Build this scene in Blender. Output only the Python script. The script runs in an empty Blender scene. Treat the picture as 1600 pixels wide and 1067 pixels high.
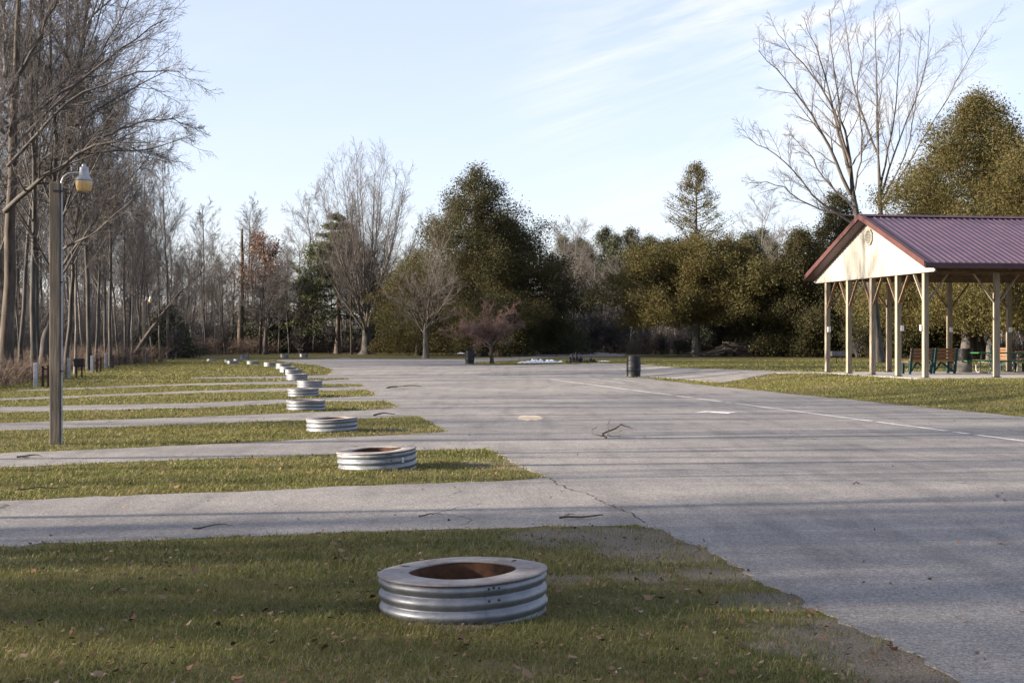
import bpy, bmesh, math, random
import numpy as np
from mathutils import Vector, Matrix
R_ = math.radians
sc = bpy.context.scene
# ------------------------------------------------------------------ camera
H_CAM = 1.6; F = 2222.0; YH = 530.0
cam = bpy.data.objects.new('camera', bpy.data.cameras.new('camera'))
sc.collection.objects.link(cam); sc.camera = cam
cam.location = (0, 0, H_CAM); cam.rotation_euler = (R_(90), 0, 0)
cam.data.lens = 50; cam.data.sensor_width = 36
cam.data.shift_y = -(533.5 - YH) / 1600
cam.data.clip_end = 6000; cam.data.clip_start = 0.05
# ------------------------------------------------------------------ light
SUN_EL = 14.0; SUN_FROM = Vector((-math.cos(R_(8)), -math.sin(R_(8)), 0))   # horizontal direction towards the sun
w = bpy.data.worlds.new('World'); sc.world = w; w.use_nodes = True
nt = w.node_tree; nt.nodes.clear()
def N(t, k, **kw):
    n = t.nodes.new(k)
    for a, b in kw.items(): setattr(n, a, b)
    return n
out = N(nt, 'ShaderNodeOutputWorld'); bg = N(nt, 'ShaderNodeBackground'); bg.inputs[1].default_value = 0.08
sky = N(nt, 'ShaderNodeTexSky', sky_type='NISHITA'); sky.sun_disc = False
sky.sun_elevation = R_(SUN_EL); sky.sun_rotation = math.atan2(SUN_FROM.x, SUN_FROM.y)
sky.air_density = 1.0; sky.dust_density = 0.6; sky.ozone_density = 1.6; sky.altitude = 200
tc = N(nt, 'ShaderNodeTexCoord')
mp = N(nt, 'ShaderNodeMapping'); mp.inputs['Scale'].default_value = (1.6, 1.6, 13)
mp0 = N(nt, 'ShaderNodeMapping'); mp0.inputs['Rotation'].default_value = (0, R_(17), 0)
cd = N(nt, 'ShaderNodeVectorMath', operation='DOT_PRODUCT'); cd.inputs[1].default_value = Vector((380 / 2222, 1, 490 / 2222)).normalized()
rp3 = N(nt, 'ShaderNodeValToRGB'); rp3.color_ramp.elements[0].position = .983; rp3.color_ramp.elements[0].color = (.1, .1, .1, 1); rp3.color_ramp.elements[1].position = .999
nz = N(nt, 'ShaderNodeTexNoise'); nz.inputs['Scale'].default_value = 2.6; nz.inputs['Detail'].default_value = 8; nz.inputs['Roughness'].default_value = .62; nz.inputs['Distortion'].default_value = .6
rp = N(nt, 'ShaderNodeValToRGB'); rp.color_ramp.elements[0].position = .44; rp.color_ramp.elements[1].position = .68
nz2 = N(nt, 'ShaderNodeTexNoise'); nz2.inputs['Scale'].default_value = 3.3; nz2.inputs['Detail'].default_value = 2
rp2 = N(nt, 'ShaderNodeValToRGB'); rp2.color_ramp.elements[0].position = .34; rp2.color_ramp.elements[1].position = .54
mul = N(nt, 'ShaderNodeMath', operation='MULTIPLY'); mul2 = N(nt, 'ShaderNodeMath', operation='MULTIPLY'); mul2.inputs[1].default_value = .95
mx = N(nt, 'ShaderNodeMixRGB'); mx.inputs[2].default_value = (3.6, 3.6, 3.65, 1)
nt.links.new(tc.outputs['Generated'], mp0.inputs[0]); nt.links.new(mp0.outputs[0], mp.inputs[0]); nt.links.new(tc.outputs['Generated'], cd.inputs[0]); nt.links.new(cd.outputs['Value'], rp3.inputs[0]); nt.links.new(mp.outputs[0], nz.inputs['Vector']); nt.links.new(nz.outputs[0], rp.inputs[0])
nt.links.new(tc.outputs['Generated'], nz2.inputs['Vector']); nt.links.new(nz2.outputs[0], rp2.inputs[0])
mul3 = N(nt, 'ShaderNodeMath', operation='MULTIPLY'); nt.links.new(rp3.outputs[0], mul3.inputs[0])
tint = N(nt, 'ShaderNodeMixRGB', blend_type='MULTIPLY'); tint.inputs[0].default_value = 1; tint.inputs[2].default_value = (1.03, .96, 1.10, 1)
nt.links.new(rp.outputs[0], mul.inputs[0]); nt.links.new(rp2.outputs[0], mul.inputs[1]); nt.links.new(mul.outputs[0], mul3.inputs[1]); nt.links.new(mul3.outputs[0], mul2.inputs[0])
nt.links.new(mul2.outputs[0], mx.inputs[0]); nt.links.new(sky.outputs[0], tint.inputs[1]); pale = N(nt, 'ShaderNodeMixRGB'); pale.inputs[0].default_value = .56; pale.inputs[2].default_value = (2.62, 2.70, 3.12, 1); nt.links.new(tint.outputs[0], pale.inputs[1]); nt.links.new(pale.outputs[0], mx.inputs[1]); nt.links.new(mx.outputs[0], bg.inputs[0]); nt.links.new(bg.outputs[0], out.inputs[0])
sl = bpy.data.lights.new('sun', 'SUN'); sl.energy = 5.0; sl.angle = R_(.5); sl.color = (1, .86, .70)
so = bpy.data.objects.new('sun', sl); sc.collection.objects.link(so)
sd = SUN_FROM * math.cos(R_(SUN_EL)) + Vector((0, 0, math.sin(R_(SUN_EL))))
so.rotation_euler = sd.to_track_quat('Z', 'Y').to_euler(); so.location = (-60, -10, 40)
sc.view_settings.view_transform = 'Standard'; sc.view_settings.look = 'None'
sc.view_settings.exposure = 2.0; sc.view_settings.gamma = 1

# ------------------------------------------------------------------ terrain and pixel helpers
def sst(a, b, x):
    t = np.clip((x - a) / (b - a), 0, 1); return t * t * (3 - 2 * t)
def G(x, y):
    d = (x - 5.6) * .983 + (y - 55) * .186
    return .33 * sst(0, 5.5, d) * (1 - sst(65, 105, y))
def P(px, py):                                   # photo pixel -> point on the ground
    z = 0.
    for _ in range(12):
        y = F * (H_CAM - z) / (py - YH); x = (px - 800) / F * y; z = float(G(x, y))
    return Vector((x, y, z))
def at(px, y):
    x = (px - 800) / F * y; return Vector((x, y, float(G(x, y))))
# ------------------------------------------------------------------ materials
def mat(name, build):
    m = bpy.data.materials.new(name); m.use_nodes = True
    t = m.node_tree; b = t.nodes['Principled BSDF']
    build(t, b); return m
def link(t, a, b): t.links.new(a, b)
def ramp(t, fac, *stops):
    r = N(t, 'ShaderNodeValToRGB'); e = r.color_ramp.elements
    while len(e) < len(stops): e.new(.5)
    for k, (p, c) in enumerate(stops):
        e[k].position = p; e[k].color = (*c, 1)
    link(t, fac, r.inputs[0]); return r.outputs[0]
def noise(t, scale, detail=4, rough=.6, coord='Object', dist=0, sc3=None):
    c = N(t, 'ShaderNodeTexCoord'); n = N(t, 'ShaderNodeTexNoise')
    n.inputs['Scale'].default_value = scale; n.inputs['Detail'].default_value = detail
    n.inputs['Roughness'].default_value = rough; n.inputs['Distortion'].default_value = dist
    src = c.outputs[coord]
    if sc3:
        mpn = N(t, 'ShaderNodeMapping'); mpn.inputs['Scale'].default_value = sc3
        link(t, src, mpn.inputs[0]); src = mpn.outputs[0]
    link(t, src, n.inputs['Vector']); return n.outputs[0]
def mixc(t, fac, a, b, mode='MIX'):
    m = N(t, 'ShaderNodeMixRGB', blend_type=mode)
    for i, v in ((0, fac), (1, a), (2, b)):
        if isinstance(v, (int, float)): m.inputs[i].default_value = v
        elif isinstance(v, tuple): m.inputs[i].default_value = (*v, 1)
        else: link(t, v, m.inputs[i])
    return m.outputs[0]
def bump(t, b, h, strength=.3, dist=.02):
    bn = N(t, 'ShaderNodeBump'); bn.inputs['Strength'].default_value = strength; bn.inputs['Distance'].default_value = dist
    link(t, h, bn.inputs['Height']); link(t, bn.outputs[0], b.inputs['Normal'])
def two(name, c1, c2, scale=4, rough=.8, bs=.3, bd=.02, metal=0, sc3=None, lo=.35, hi=.65, spec=.3):
    def f(t, b):
        n = noise(t, scale, 6, .65, sc3=sc3)
        link(t, ramp(t, n, (lo, c1), (hi, c2)), b.inputs['Base Color'])
        b.inputs['Roughness'].default_value = rough; b.inputs['Metallic'].default_value = metal
        b.inputs['Specular IOR Level'].default_value = spec
        if bs: bump(t, b, n, bs, bd)
    return mat(name, f)
def island(name, stops, rough=.7, nscale=None, nc=None, spec=.2, trans=0):
    def f(t, b):
        g = N(t, 'ShaderNodeNewGeometry')
        c = ramp(t, g.outputs['Random Per Island'], *stops)
        if nscale:
            n = noise(t, nscale, 3, .55)
            c = mixc(t, ramp(t, n, (.38, (0, 0, 0)), (.62, (1, 1, 1))), c, mixc(t, .65, c, nc))
        link(t, c, b.inputs['Base Color']); b.inputs['Roughness'].default_value = rough
        b.inputs['Specular IOR Level'].default_value = spec
        if trans:
            o = t.nodes['Material Output']; tr = N(t, 'ShaderNodeBsdfTranslucent'); ms = N(t, 'ShaderNodeMixShader'); ms.inputs[0].default_value = trans
            link(t, c, tr.inputs[0]); link(t, b.outputs[0], ms.inputs[1]); link(t, tr.outputs[0], ms.inputs[2]); link(t, ms.outputs[0], o.inputs[0])
    return mat(name, f)
def asphalt(t, b):
    big = noise(t, .35, 5, .6); mid = noise(t, 3.0, 5, .7, sc3=(1, 1, 1))
    fine = noise(t, 70, 4, .85); fine2 = noise(t, 38, 2, .7)
    c = ramp(t, fine, (.34, (.05, .048, .046)), (.47, (.195, .184, .171)), (.58, (.3, .281, .26)), (.7, (.54, .51, .47)))
    c = mixc(t, .8, c, ramp(t, big, (.32, (.66, .66, .68)), (.68, (1.16, 1.14, 1.1))), 'MULTIPLY')
    c = mixc(t, .7, c, ramp(t, mid, (.3, (.78, .78, .79)), (.7, (1.1, 1.09, 1.08))), 'MULTIPLY')
    gr = noise(t, 22, 3, .8); c = mixc(t, .75, c, ramp(t, gr, (.34, (.66, .66, .67)), (.5, (1, 1, 1)), (.66, (1.25, 1.24, 1.22))), 'MULTIPLY')
    # oil and tyre stains stretched along the lot
    st = noise(t, 1.1, 4, .6, sc3=(2.2, .25, 1)); c = mixc(t, .5, c, ramp(t, st, (.3, (.45, .45, .47)), (.52, (1, 1, 1))), 'MULTIPLY')
    # fine cracks
    co = N(t, 'ShaderNodeTexCoord'); nd = N(t, 'ShaderNodeTexNoise'); nd.inputs['Scale'].default_value = 1.4; nd.inputs['Detail'].default_value = 5
    ad = N(t, 'ShaderNodeVectorMath', operation='MULTIPLY_ADD'); ad.inputs[1].default_value = (.9, .9, .9)
    link(t, co.outputs['Object'], nd.inputs['Vector']); link(t, nd.outputs['Color'], ad.inputs[0]); link(t, co.outputs['Object'], ad.inputs[2])
    v = N(t, 'ShaderNodeTexVoronoi', feature='DISTANCE_TO_EDGE'); v.inputs['Scale'].default_value = .16
    link(t, ad.outputs[0], v.inputs['Vector'])
    ck = ramp(t, v.outputs['Distance'], (.0, (1, 1, 1)), (.0022, (0, 0, 0)))
    ckm = ramp(t, noise(t, .5, 2), (.5, (0, 0, 0)), (.6, (1, 1, 1)))
    c = mixc(t, mixc(t, 1.0, ck, ckm, 'MULTIPLY'), c, (.03, .028, .026))
    link(t, c, b.inputs['Base Color']); b.inputs['Roughness'].default_value = .82; b.inputs['Specular IOR Level'].default_value = .35
    bump(t, b, fine2, .5, .012)
M = {}
M['asphalt'] = mat('asphalt', asphalt)
WORN = [(P(950, 842), .62), (P(880, 838), .42), (P(1030, 862), .45), (P(1120, 900), .26), (P(1200, 940), .3), (P(1290, 985), .33), (P(1380, 1030), .36), (P(1470, 1090), .42), (P(1240, 1010), .2), (P(1000, 900), .22), (P(880, 905), .2),
        (P(810, 725), .75), (P(660, 668), .9), (P(590, 716), .55), (P(725, 965), .28), (P(610, 637), 1.0), (P(580, 617), 1.0), (P(87, 695), .3)]
def soil(t, b):
    n1 = noise(t, .28, 5, .6); n2 = noise(t, 4.5, 6, .7); n3 = noise(t, 60, 3, .7); n4 = noise(t, 70, 4, .8)
    grass = ramp(t, n2, (.3, (.05, .056, .014)), (.5, (.105, .10, .03)), (.7, (.17, .145, .06)))
    dry = ramp(t, n2, (.3, (.10, .08, .045)), (.6, (.20, .165, .10)))
    c = mixc(t, ramp(t, n1, (.45, (0, 0, 0)), (.68, (1, 1, 1))), grass, dry)
    c = mixc(t, .8, c, ramp(t, n3, (.3, (.45, .45, .42)), (.7, (1.25, 1.22, 1.15))), 'MULTIPLY')
    co = N(t, 'ShaderNodeTexCoord'); m = None
    for p, rad in WORN:
        d = N(t, 'ShaderNodeVectorMath', operation='DISTANCE'); d.inputs[1].default_value = (p.x, p.y, 0); link(t, co.outputs['Object'], d.inputs[0])
        mr = N(t, 'ShaderNodeMapRange'); mr.inputs[1].default_value = rad * 1.6; mr.inputs[2].default_value = rad * .2; link(t, d.outputs['Value'], mr.inputs[0])
        if m is None: m = mr.outputs[0]
        else:
            a = N(t, 'ShaderNodeMath', operation='MAXIMUM'); link(t, m, a.inputs[0]); link(t, mr.outputs[0], a.inputs[1]); m = a.outputs[0]
    a = N(t, 'ShaderNodeMath', operation='ADD'); link(t, m, a.inputs[0]); link(t, noise(t, 3.5, 6, .7), a.inputs[1])
    wm = ramp(t, a.outputs[0], (.72, (0, 0, 0)), (1.05, (1, 1, 1)))
    grit = ramp(t, n4, (.34, (.06, .048, .036)), (.48, (.165, .137, .105)), (.6, (.245, .21, .165)), (.72, (.46, .42, .37)))
    c = mixc(t, wm, c, grit)
    link(t, c, b.inputs['Base Color']); b.inputs['Roughness'].default_value = .95; b.inputs['Specular IOR Level'].default_value = .1
    bump(t, b, n3, .8, .03)
M['soil'] = mat('grassy_soil', soil)
def dirt(t, b):
    n = noise(t, 60, 4, .75); c = ramp(t, n, (.32, (.07, .06, .05)), (.5, (.15, .13, .11)), (.7, (.27, .245, .215)))
    d = ramp(t, noise(t, 35, 4, .7), (.3, (.05, .042, .022)), (.7, (.14, .11, .055)))
    c = mixc(t, ramp(t, noise(t, 3.2, 5, .65), (.42, (0, 0, 0)), (.58, (1, 1, 1))), c, d)
    link(t, c, b.inputs['Base Color']); b.inputs['Roughness'].default_value = .95; bump(t, b, n, .9, .03)
M['gravel'] = mat('gravelly_dirt', dirt)
M['grass'] = island('grass_blades', [(0, (.055, .062, .014)), (.3, (.092, .115, .022)), (.57, (.14, .158, .034)), (.82, (.22, .195, .075)), (1, (.37, .30, .17))], .6, .9, (.19, .165, .06), .25, .3)
M['leaf'] = island('dead_leaves', [(0, (.07, .035, .02)), (.5, (.17, .09, .05)), (.9, (.20, .135, .09)), (1, (.28, .22, .17))], .7)
M['brush'] = island('dry_brush', [(0, (.05, .034, .027)), (.5, (.11, .078, .06)), (1, (.19, .145, .11))], .85)
M['bark'] = two('grey_bark', (.024, .022, .02), (.088, .079, .073), 5, .9, .6, .03, sc3=(1, 1, .22))
M['bark_pale'] = two('pale_bark', (.06, .054, .048), (.17, .152, .135), 5, .9, .5, .03, sc3=(1, 1, .22))
M['bark_dark'] = two('dark_bark', (.03, .024, .02), (.10, .08, .065), 5, .9, .6, .03, sc3=(1, 1, .22))
M['twig'] = two('bare_twigs', (.044, .039, .037), (.108, .098, .093), .6, .9, 0)
M['twig_pale'] = two('pale_bare_twigs', (.058, .051, .047), (.13, .116, .105), .6, .9, 0)
M['twig_warm'] = two('warm_bare_twigs', (.05, .043, .037), (.118, .102, .09), .6, .9, 0)
M['twig_red'] = two('reddish_twigs', (.105, .066, .056), (.21, .14, .12), .9, .9, 0)
M['cedar'] = island('cedar_foliage', [(0, (.042, .046, .021)), (.5, (.058, .061, .026)), (.85, (.072, .071, .031)), (1, (.105, .085, .042))], .75, .5, (.055, .042, .018), trans=.42)
M['cedar_gold'] = island('golden_cedar_foliage', [(0, (.072, .07, .027)), (.5, (.10, .092, .033)), (.85, (.12, .105, .038)), (1, (.155, .12, .05))], .75, .5, (.085, .065, .024), trans=.42)
M['spruce'] = island('spruce_foliage', [(0, (.028, .034, .02)), (.5, (.05, .057, .032)), (1, (.08, .086, .048))], .75)
M['pine'] = island('pine_needles', [(0, (.03, .042, .016)), (.5, (.072, .085, .03)), (1, (.13, .135, .055))], .75)
M['oakleaf'] = island('russet_leaves', [(0, (.09, .05, .035)), (.5, (.2, .12, .085)), (1, (.33, .22, .16))], .75)
def galv(t, b):
    n = noise(t, 7, 6, .7); n2 = noise(t, 45, 4, .7); n3 = noise(t, 3, 5, .7, sc3=(1, 1, .2))
    c = ramp(t, n, (.3, (.125, .137, .155)), (.7, (.235, .25, .268)))
    c = mixc(t, .5, c, ramp(t, n2, (.35, (.75, .76, .78)), (.7, (1.12, 1.12, 1.12))), 'MULTIPLY')
    c = mixc(t, ramp(t, n3, (.62, (0, 0, 0)), (.8, (.7, .7, .7))), c, (.25, .22, .19))
    link(t, c, b.inputs['Base Color']); b.inputs['Metallic'].default_value = .55
    link(t, ramp(t, n2, (.3, (.38,) * 3), (.7, (.6,) * 3)), b.inputs['Roughness']); bump(t, b, n, .12, .01)
M['galv'] = mat('galvanised_steel', galv)
def flange(t, b):
    n = noise(t, 6, 7, .72); n2 = noise(t, 50, 4, .7)
    c = ramp(t, n, (.28, (.085, .058, .042)), (.42, (.19, .165, .152)), (.62, (.29, .27, .258)))
    c = mixc(t, .6, c, ramp(t, n2, (.3, (.7, .68, .66)), (.7, (1.12, 1.12, 1.12))), 'MULTIPLY')
    link(t, c, b.inputs['Base Color']); b.inputs['Roughness'].default_value = .75; b.inputs['Metallic'].default_value = .1; bump(t, b, n2, .2, .005)
M['flange'] = mat('weathered_rim', flange)
M['rust'] = two('rusty_steel', (.02, .011, .008), (.12, .052, .024), 7, .9, .6, .02, lo=.3, hi=.75)
M['ash'] = two('fire_ash', (.03, .028, .026), (.13, .12, .11), 18, .95, .8, .03)
M['gap_black'] = two('black_hole', (.008, .007, .007), (.02, .018, .016), 9, .9, 0)  # near-black colour of the flat crack strip and bolt slots
M['white'] = two('white_paper', (.70, .70, .70), (.82, .82, .81), 9, .6, 0)
M['ink'] = two('blue_ink', (.04, .07, .2), (.06, .1, .26), 9, .6, 0)
M['timber'] = two('weathered_timber', (.075, .062, .048), (.17, .145, .115), 6, .88, .5, .01, sc3=(7, 7, .4))
M['postwood'] = two('treated_post', (.155, .13, .098), (.30, .26, .20), 5, .8, .3, .006, sc3=(8, 8, .5))
M['beam'] = two('brown_beam', (.10, .065, .04), (.19, .13, .085), 5, .85, .3, .006)
M['greypost'] = two('grey_painted_post', (.23, .25, .29), (.36, .38, .42), 6, .85, .2)
M['black_iron'] = two('black_iron', (.012, .011, .012), (.04, .034, .034), 12, .65, .2)
M['rustpost'] = two('dark_red_iron', (.03, .014, .012), (.07, .03, .026), 12, .7, .2)
M['drum'] = two('black_drum', (.006, .0075, .01), (.016, .019, .023), 4, .5, .1, .01, spec=.3)
M['drum_grey'] = two('grey_drum', (.10, .095, .095), (.18, .172, .168), 6, .6, .1, .01)
M['bag'] = two('black_plastic', (.005, .005, .006), (.011, .011, .012), 9, .5, .8, .04, spec=.2)
M['alu'] = two('dull_aluminium', (.24, .25, .265), (.36, .37, .38), 9, .5, .1, .005, .5)
M['amber'] = two('amber_lens', (.40, .26, .10), (.50, .34, .15), 10, .3, .1, .005, spec=.5)
M['roof'] = two('plum_metal_roof', (.046, .024, .042), (.072, .037, .057), 1.5, .42, 0, spec=.5)
M['fascia'] = two('plum_fascia', (.05, .022, .03), (.075, .035, .045), 2, .45, 0)
M['rake'] = two('red_brown_trim', (.055, .022, .02), (.075, .03, .027), 2, .5, 0)
M['cream'] = two('cream_siding', (.245, .237, .208), (.27, .262, .232), .6, .6, 0)
M['creamtrim'] = two('cream_vent', (.20, .192, .168), (.235, .226, .2), 5, .6, 0)
M['concrete'] = two('concrete', (.30, .285, .27), (.43, .41, .39), 3, .9, .2)
M['slat'] = two('brown_slats', (.16, .075, .03), (.27, .135, .06), 5, .6, .2, .004)
M['teal'] = two('teal_paint', (.008, .032, .036), (.014, .05, .054), 5, .55, .1)
M['green'] = two('green_paint', (.02, .10, .025), (.03, .15, .04), 5, .45, .1)
M['pipe'] = two('pipe_steel', (.2, .195, .185), (.3, .29, .275), 9, .45, .1, .005, .5)
M['redtop'] = two('red_brown_planks', (.24, .075, .04), (.34, .125, .075), 5, .55, .1)
M['paint'] = two('worn_white_paint', (.30, .29, .28), (.62, .61, .59), 14, .85, .3, .004)
M['paint_faint'] = two('faded_white_paint', (.24, .235, .23), (.42, .41, .40), 9, .85, .3, .004)
M['stain'] = two('tan_stain', (.30, .25, .19), (.42, .36, .28), 5, .9, .2)
M['snow'] = two('old_snow', (.62, .64, .66), (.82, .84, .87), 9, .8, .5)
M['rubble'] = two('dark_rubble', (.02, .019, .019), (.07, .066, .064), 8, .9, .6)
M['stick'] = two('dead_stick', (.035, .026, .02), (.13, .10, .075), 9, .9, .3)
M['log'] = two('bleached_log', (.38, .33, .27), (.58, .52, .44), 6, .85, .3)
# ------------------------------------------------------------------ mesh building
C = sc.collection
def mesh_np(name, V, faces_by_n, smooth=False):
    """V (n,3); faces_by_n: list of int arrays (m,k)"""
    me = bpy.data.meshes.new(name); V = np.asarray(V, dtype=np.float32)
    me.vertices.add(len(V)); me.vertices.foreach_set('co', V.ravel())
    idx = np.concatenate([f.ravel() for f in faces_by_n]).astype(np.int32)
    tot = np.concatenate([np.full(len(f), f.shape[1], np.int32) for f in faces_by_n])
    st = np.concatenate([[0], np.cumsum(tot)[:-1]]).astype(np.int32)
    me.loops.add(len(idx)); me.loops.foreach_set('vertex_index', idx)
    me.polygons.add(len(tot)); me.polygons.foreach_set('loop_start', st); me.polygons.foreach_set('loop_total', tot)
    if smooth: me.polygons.foreach_set('use_smooth', np.ones(len(tot), bool))
    me.update(calc_edges=True); return me
class MB:
    def __init__(s): s.v = []; s.f = []; s.sm = []
    def add(s, vs, fs, smooth=False, mtx=None):
        o = len(s.v)
        for p in vs: s.v.append(tuple(mtx @ Vector(p)) if mtx is not None else tuple(p))
        for f in fs: s.f.append(tuple(i + o for i in f)); s.sm.append(smooth)
        return s
    def box(s, c, d, mtx=None, bev=0):
        x, y, z = (a / 2 for a in d); cx, cy, cz = c
        if bev <= 0:
            vs = [(cx + i * x, cy + j * y, cz + k * z) for k in (-1, 1) for j in (-1, 1) for i in (-1, 1)]
            return s.add(vs, [(0, 2, 3, 1), (4, 5, 7, 6), (0, 1, 5, 4), (2, 6, 7, 3), (0, 4, 6, 2), (1, 3, 7, 5)], False, mtx)
        bm = bmesh.new(); bmesh.ops.create_cube(bm, size=1)
        for q in bm.verts: q.co = Vector((q.co.x * d[0] + cx, q.co.y * d[1] + cy, q.co.z * d[2] + cz))
        bmesh.ops.bevel(bm, geom=bm.edges[:], offset=bev, segments=2, affect='EDGES', profile=.6)
        bm.verts.index_update(); s.add([q.co for q in bm.verts], [[q.index for q in f.verts] for f in bm.faces], False, mtx); bm.free(); return s
    def bar(s, a, b, wx, wy, up=(0, 0, 1)):
        a = Vector(a); b = Vector(b); z = (b - a).normalized(); u = Vector(up)
        if abs(z.dot(u)) > .98: u = Vector((0, 1, 0))
        x = u.cross(z).normalized(); y = z.cross(x)
        m = Matrix(((x.x, y.x, z.x, 0), (x.y, y.y, z.y, 0), (x.z, y.z, z.z, 0), (0, 0, 0, 1))); m.translation = (a + b) / 2
        return s.box((0, 0, 0), (wx, wy, (b - a).length), m)
    def tube(s, pts, r, n=8, cap=True):
        pts = [Vector(p) for p in pts]; rs = r if isinstance(r, (list, tuple)) else [r] * len(pts)
        vs = []; ref = Vector((.3, .2, .93))
        d0 = (pts[-1] - pts[0]).normalized()
        if abs(d0.dot(ref.normalized())) > .9: ref = Vector((1, .1, .1))
        for i, p in enumerate(pts):
            t = (pts[min(i + 1, len(pts) - 1)] - pts[max(i - 1, 0)]).normalized()
            u = ref.cross(t).normalized(); v = t.cross(u)
            for k in range(n):
                a = 2 * math.pi * k / n; vs.append(p + (u * math.cos(a) + v * math.sin(a)) * rs[i])
        fs = [(i * n + k, i * n + (k + 1) % n, (i + 1) * n + (k + 1) % n, (i + 1) * n + k) for i in range(len(pts) - 1) for k in range(n)]
        s.add(vs, fs, True)
        if cap:
            o = len(vs); s.add(vs[:n], [tuple(range(n))[::-1]]); s.add(vs[-n:], [tuple(range(n))])
        return s
    def lathe(s, prof, n=48, mtx=None, smooth=True, close=False):
        vs = [(r * math.cos(2 * math.pi * k / n), r * math.sin(2 * math.pi * k / n), z) for r, z in prof for k in range(n)]
        m = len(prof)
        fs = [(i * n + k, i * n + (k + 1) % n, ((i + 1) % m) * n + (k + 1) % n, ((i + 1) % m) * n + k) for i in range(m if close else m - 1) for k in range(n)]
        return s.add(vs, fs, smooth, mtx)
    def disc(s, r, z, n=48):
        return s.add([(r * math.cos(2 * math.pi * k / n), r * math.sin(2 * math.pi * k / n), z) for k in range(n)], [tuple(range(n))])
    def build(s, name, m, parent=None):
        me = bpy.data.meshes.new(name); me.from_pydata([tuple(v) for v in s.v], [], s.f)
        me.polygons.foreach_set('use_smooth', s.sm); me.update()
        return obj(name, me, m, parent)
def obj(name, me, m, parent=None):
    o = bpy.data.objects.new(name, me); C.objects.link(o)
    if m is not None and not me.materials: me.materials.append(m)
    if parent is not None: o.parent = parent
    return o
def tag(o, label=None, cat=None, group=None, kind=None):
    for k, v in (('label', label), ('category', cat), ('group', group), ('kind', kind)):
        if v: o[k] = v
    return o
def thing(name, label, cat, loc=(0, 0, 0), rz=0, group=None):
    o = bpy.data.objects.new(name, None); C.objects.link(o); o.location = loc; o.rotation_euler = (0, 0, rz); o.empty_display_size = .2
    return tag(o, label, cat, group)
def dup(root, loc, rz=0, sca=1, label=None, group=None):
    r = root.copy(); C.objects.link(r); r.location = loc; r.rotation_euler = (0, 0, rz); r.scale = (sca,) * 3 if not isinstance(sca, tuple) else sca
    if label: r['label'] = label
    if group: r['group'] = group
    for ch in list(root.children):
        c = ch.copy(); C.objects.link(c); c.parent = r
        for g in list(ch.children):
            d = g.copy(); C.objects.link(d); d.parent = c
    return r
# ------------------------------------------------------------------ the setting: ground
xs = np.unique(np.concatenate([np.linspace(-1800, -60, 12), np.arange(-60, 0, 6), np.arange(0, 40, 1.), np.arange(40, 100, 6), np.linspace(100, 1800, 12)]))
ys = np.unique(np.concatenate([np.linspace(-300, 0, 6), np.arange(0, 20, 4), np.arange(20, 110, 1.), np.arange(110, 260, 10), np.linspace(260, 3500, 14)]))
gx, gy = np.meshgrid(xs, ys); gz = G(gx, gy); nx, ny = len(xs), len(ys)
ii = (np.arange(ny - 1)[:, None] * nx + np.arange(nx - 1)[None]).ravel()
tag(obj('ground', mesh_np('ground', np.stack([gx, gy, gz], -1).reshape(-1, 3), [np.stack([ii, ii + 1, ii + nx + 1, ii + nx], -1)], True), M['soil']), kind='structure')

rng = np.random.default_rng(7); random.seed(7)
def Wp(l): return [tuple(P(a, b))[:2] for a, b in l]
# far edge / near edge of every parking spur, photo pixels, from far to near
spurs = [
 ([(512, 586), (400, 588.5), (300, 590)], [(300, 592), (420, 591.5), (541, 591.5)]),
 ([(550, 593), (450, 595.5), (300, 599.5), (25, 609.5)], [(25, 612), (300, 602.5), (450, 600.5), (562, 600.5)]),
 ([(570, 604), (475, 605.5), (300, 611), (0, 623)], [(0, 626.5), (300, 614.5), (500, 611), (574, 609.5)]),
 ([(588, 619), (450, 624), (300, 630), (0, 636)], [(0, 645), (300, 638), (512, 628), (605, 627.5)]),
 ([(625, 636), (600, 640), (450, 646), (300, 652), (0, 661.5)], [(0, 673.5), (300, 663), (475, 657), (600, 653), (652, 651)]),
 ([(697, 672), (690, 676), (500, 686), (300, 696), (0, 709)], [(0, 730), (300, 719), (525, 710), (657, 704), (762, 701)]),
 ([(855, 747), (780, 752), (600, 758), (400, 767), (200, 775), (0, 783)], [(0, 853), (100, 850), (300, 842), (500, 833), (700, 828), (860, 824), (1000, 820)]),
]
poly = Wp([(1040, 832), (1110, 860), (1200, 910), (1290, 960), (1400, 1010), (1500, 1067)]) + [(2.5, 4), (3.2, 0), (3.6, -8), (17, -8), (16, -.4)]
poly += Wp([(1600, 652), (1400, 632), (1200, 612), (1100, 602), (1021, 593)])
poly += Wp([(1008, 590.5), (978, 589.5), (976, 588), (1005, 588)])
poly += Wp([(1030, 575.5), (933, 567.5), (900, 569.3), (850, 569.8), (735, 569.8), (728, 568.2), (742, 566.2), (810, 562.8), (845, 559.2), (900, 558), (975, 556.8), (979, 554),
            (940, 551), (850, 551), (832, 556), (790, 558.5), (730, 560), (640, 560.5), (560, 560), (540, 559.5), (480, 561), (430, 562.5), (436, 564.8), (490, 570), (521, 577)])
for far, near in spurs:
    a = Wp(far); b = Wp(near)
    ext = min(-13.5, a[-1][0])
    if a[-1][0] > -10:       # carry the spur on to its real end beyond the frame
        s1 = (a[-1][1] - a[0][1]) / (a[-1][0] - a[0][0]); s2 = (b[0][1] - b[-1][1]) / (b[0][0] - b[-1][0])
        a.append((-13.5, a[-1][1] + s1 * (-13.5 - a[-1][0]))); b.insert(0, (-13.5, b[0][1] + s2 * (-13.5 - b[0][0])))
    poly += a + b
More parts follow.
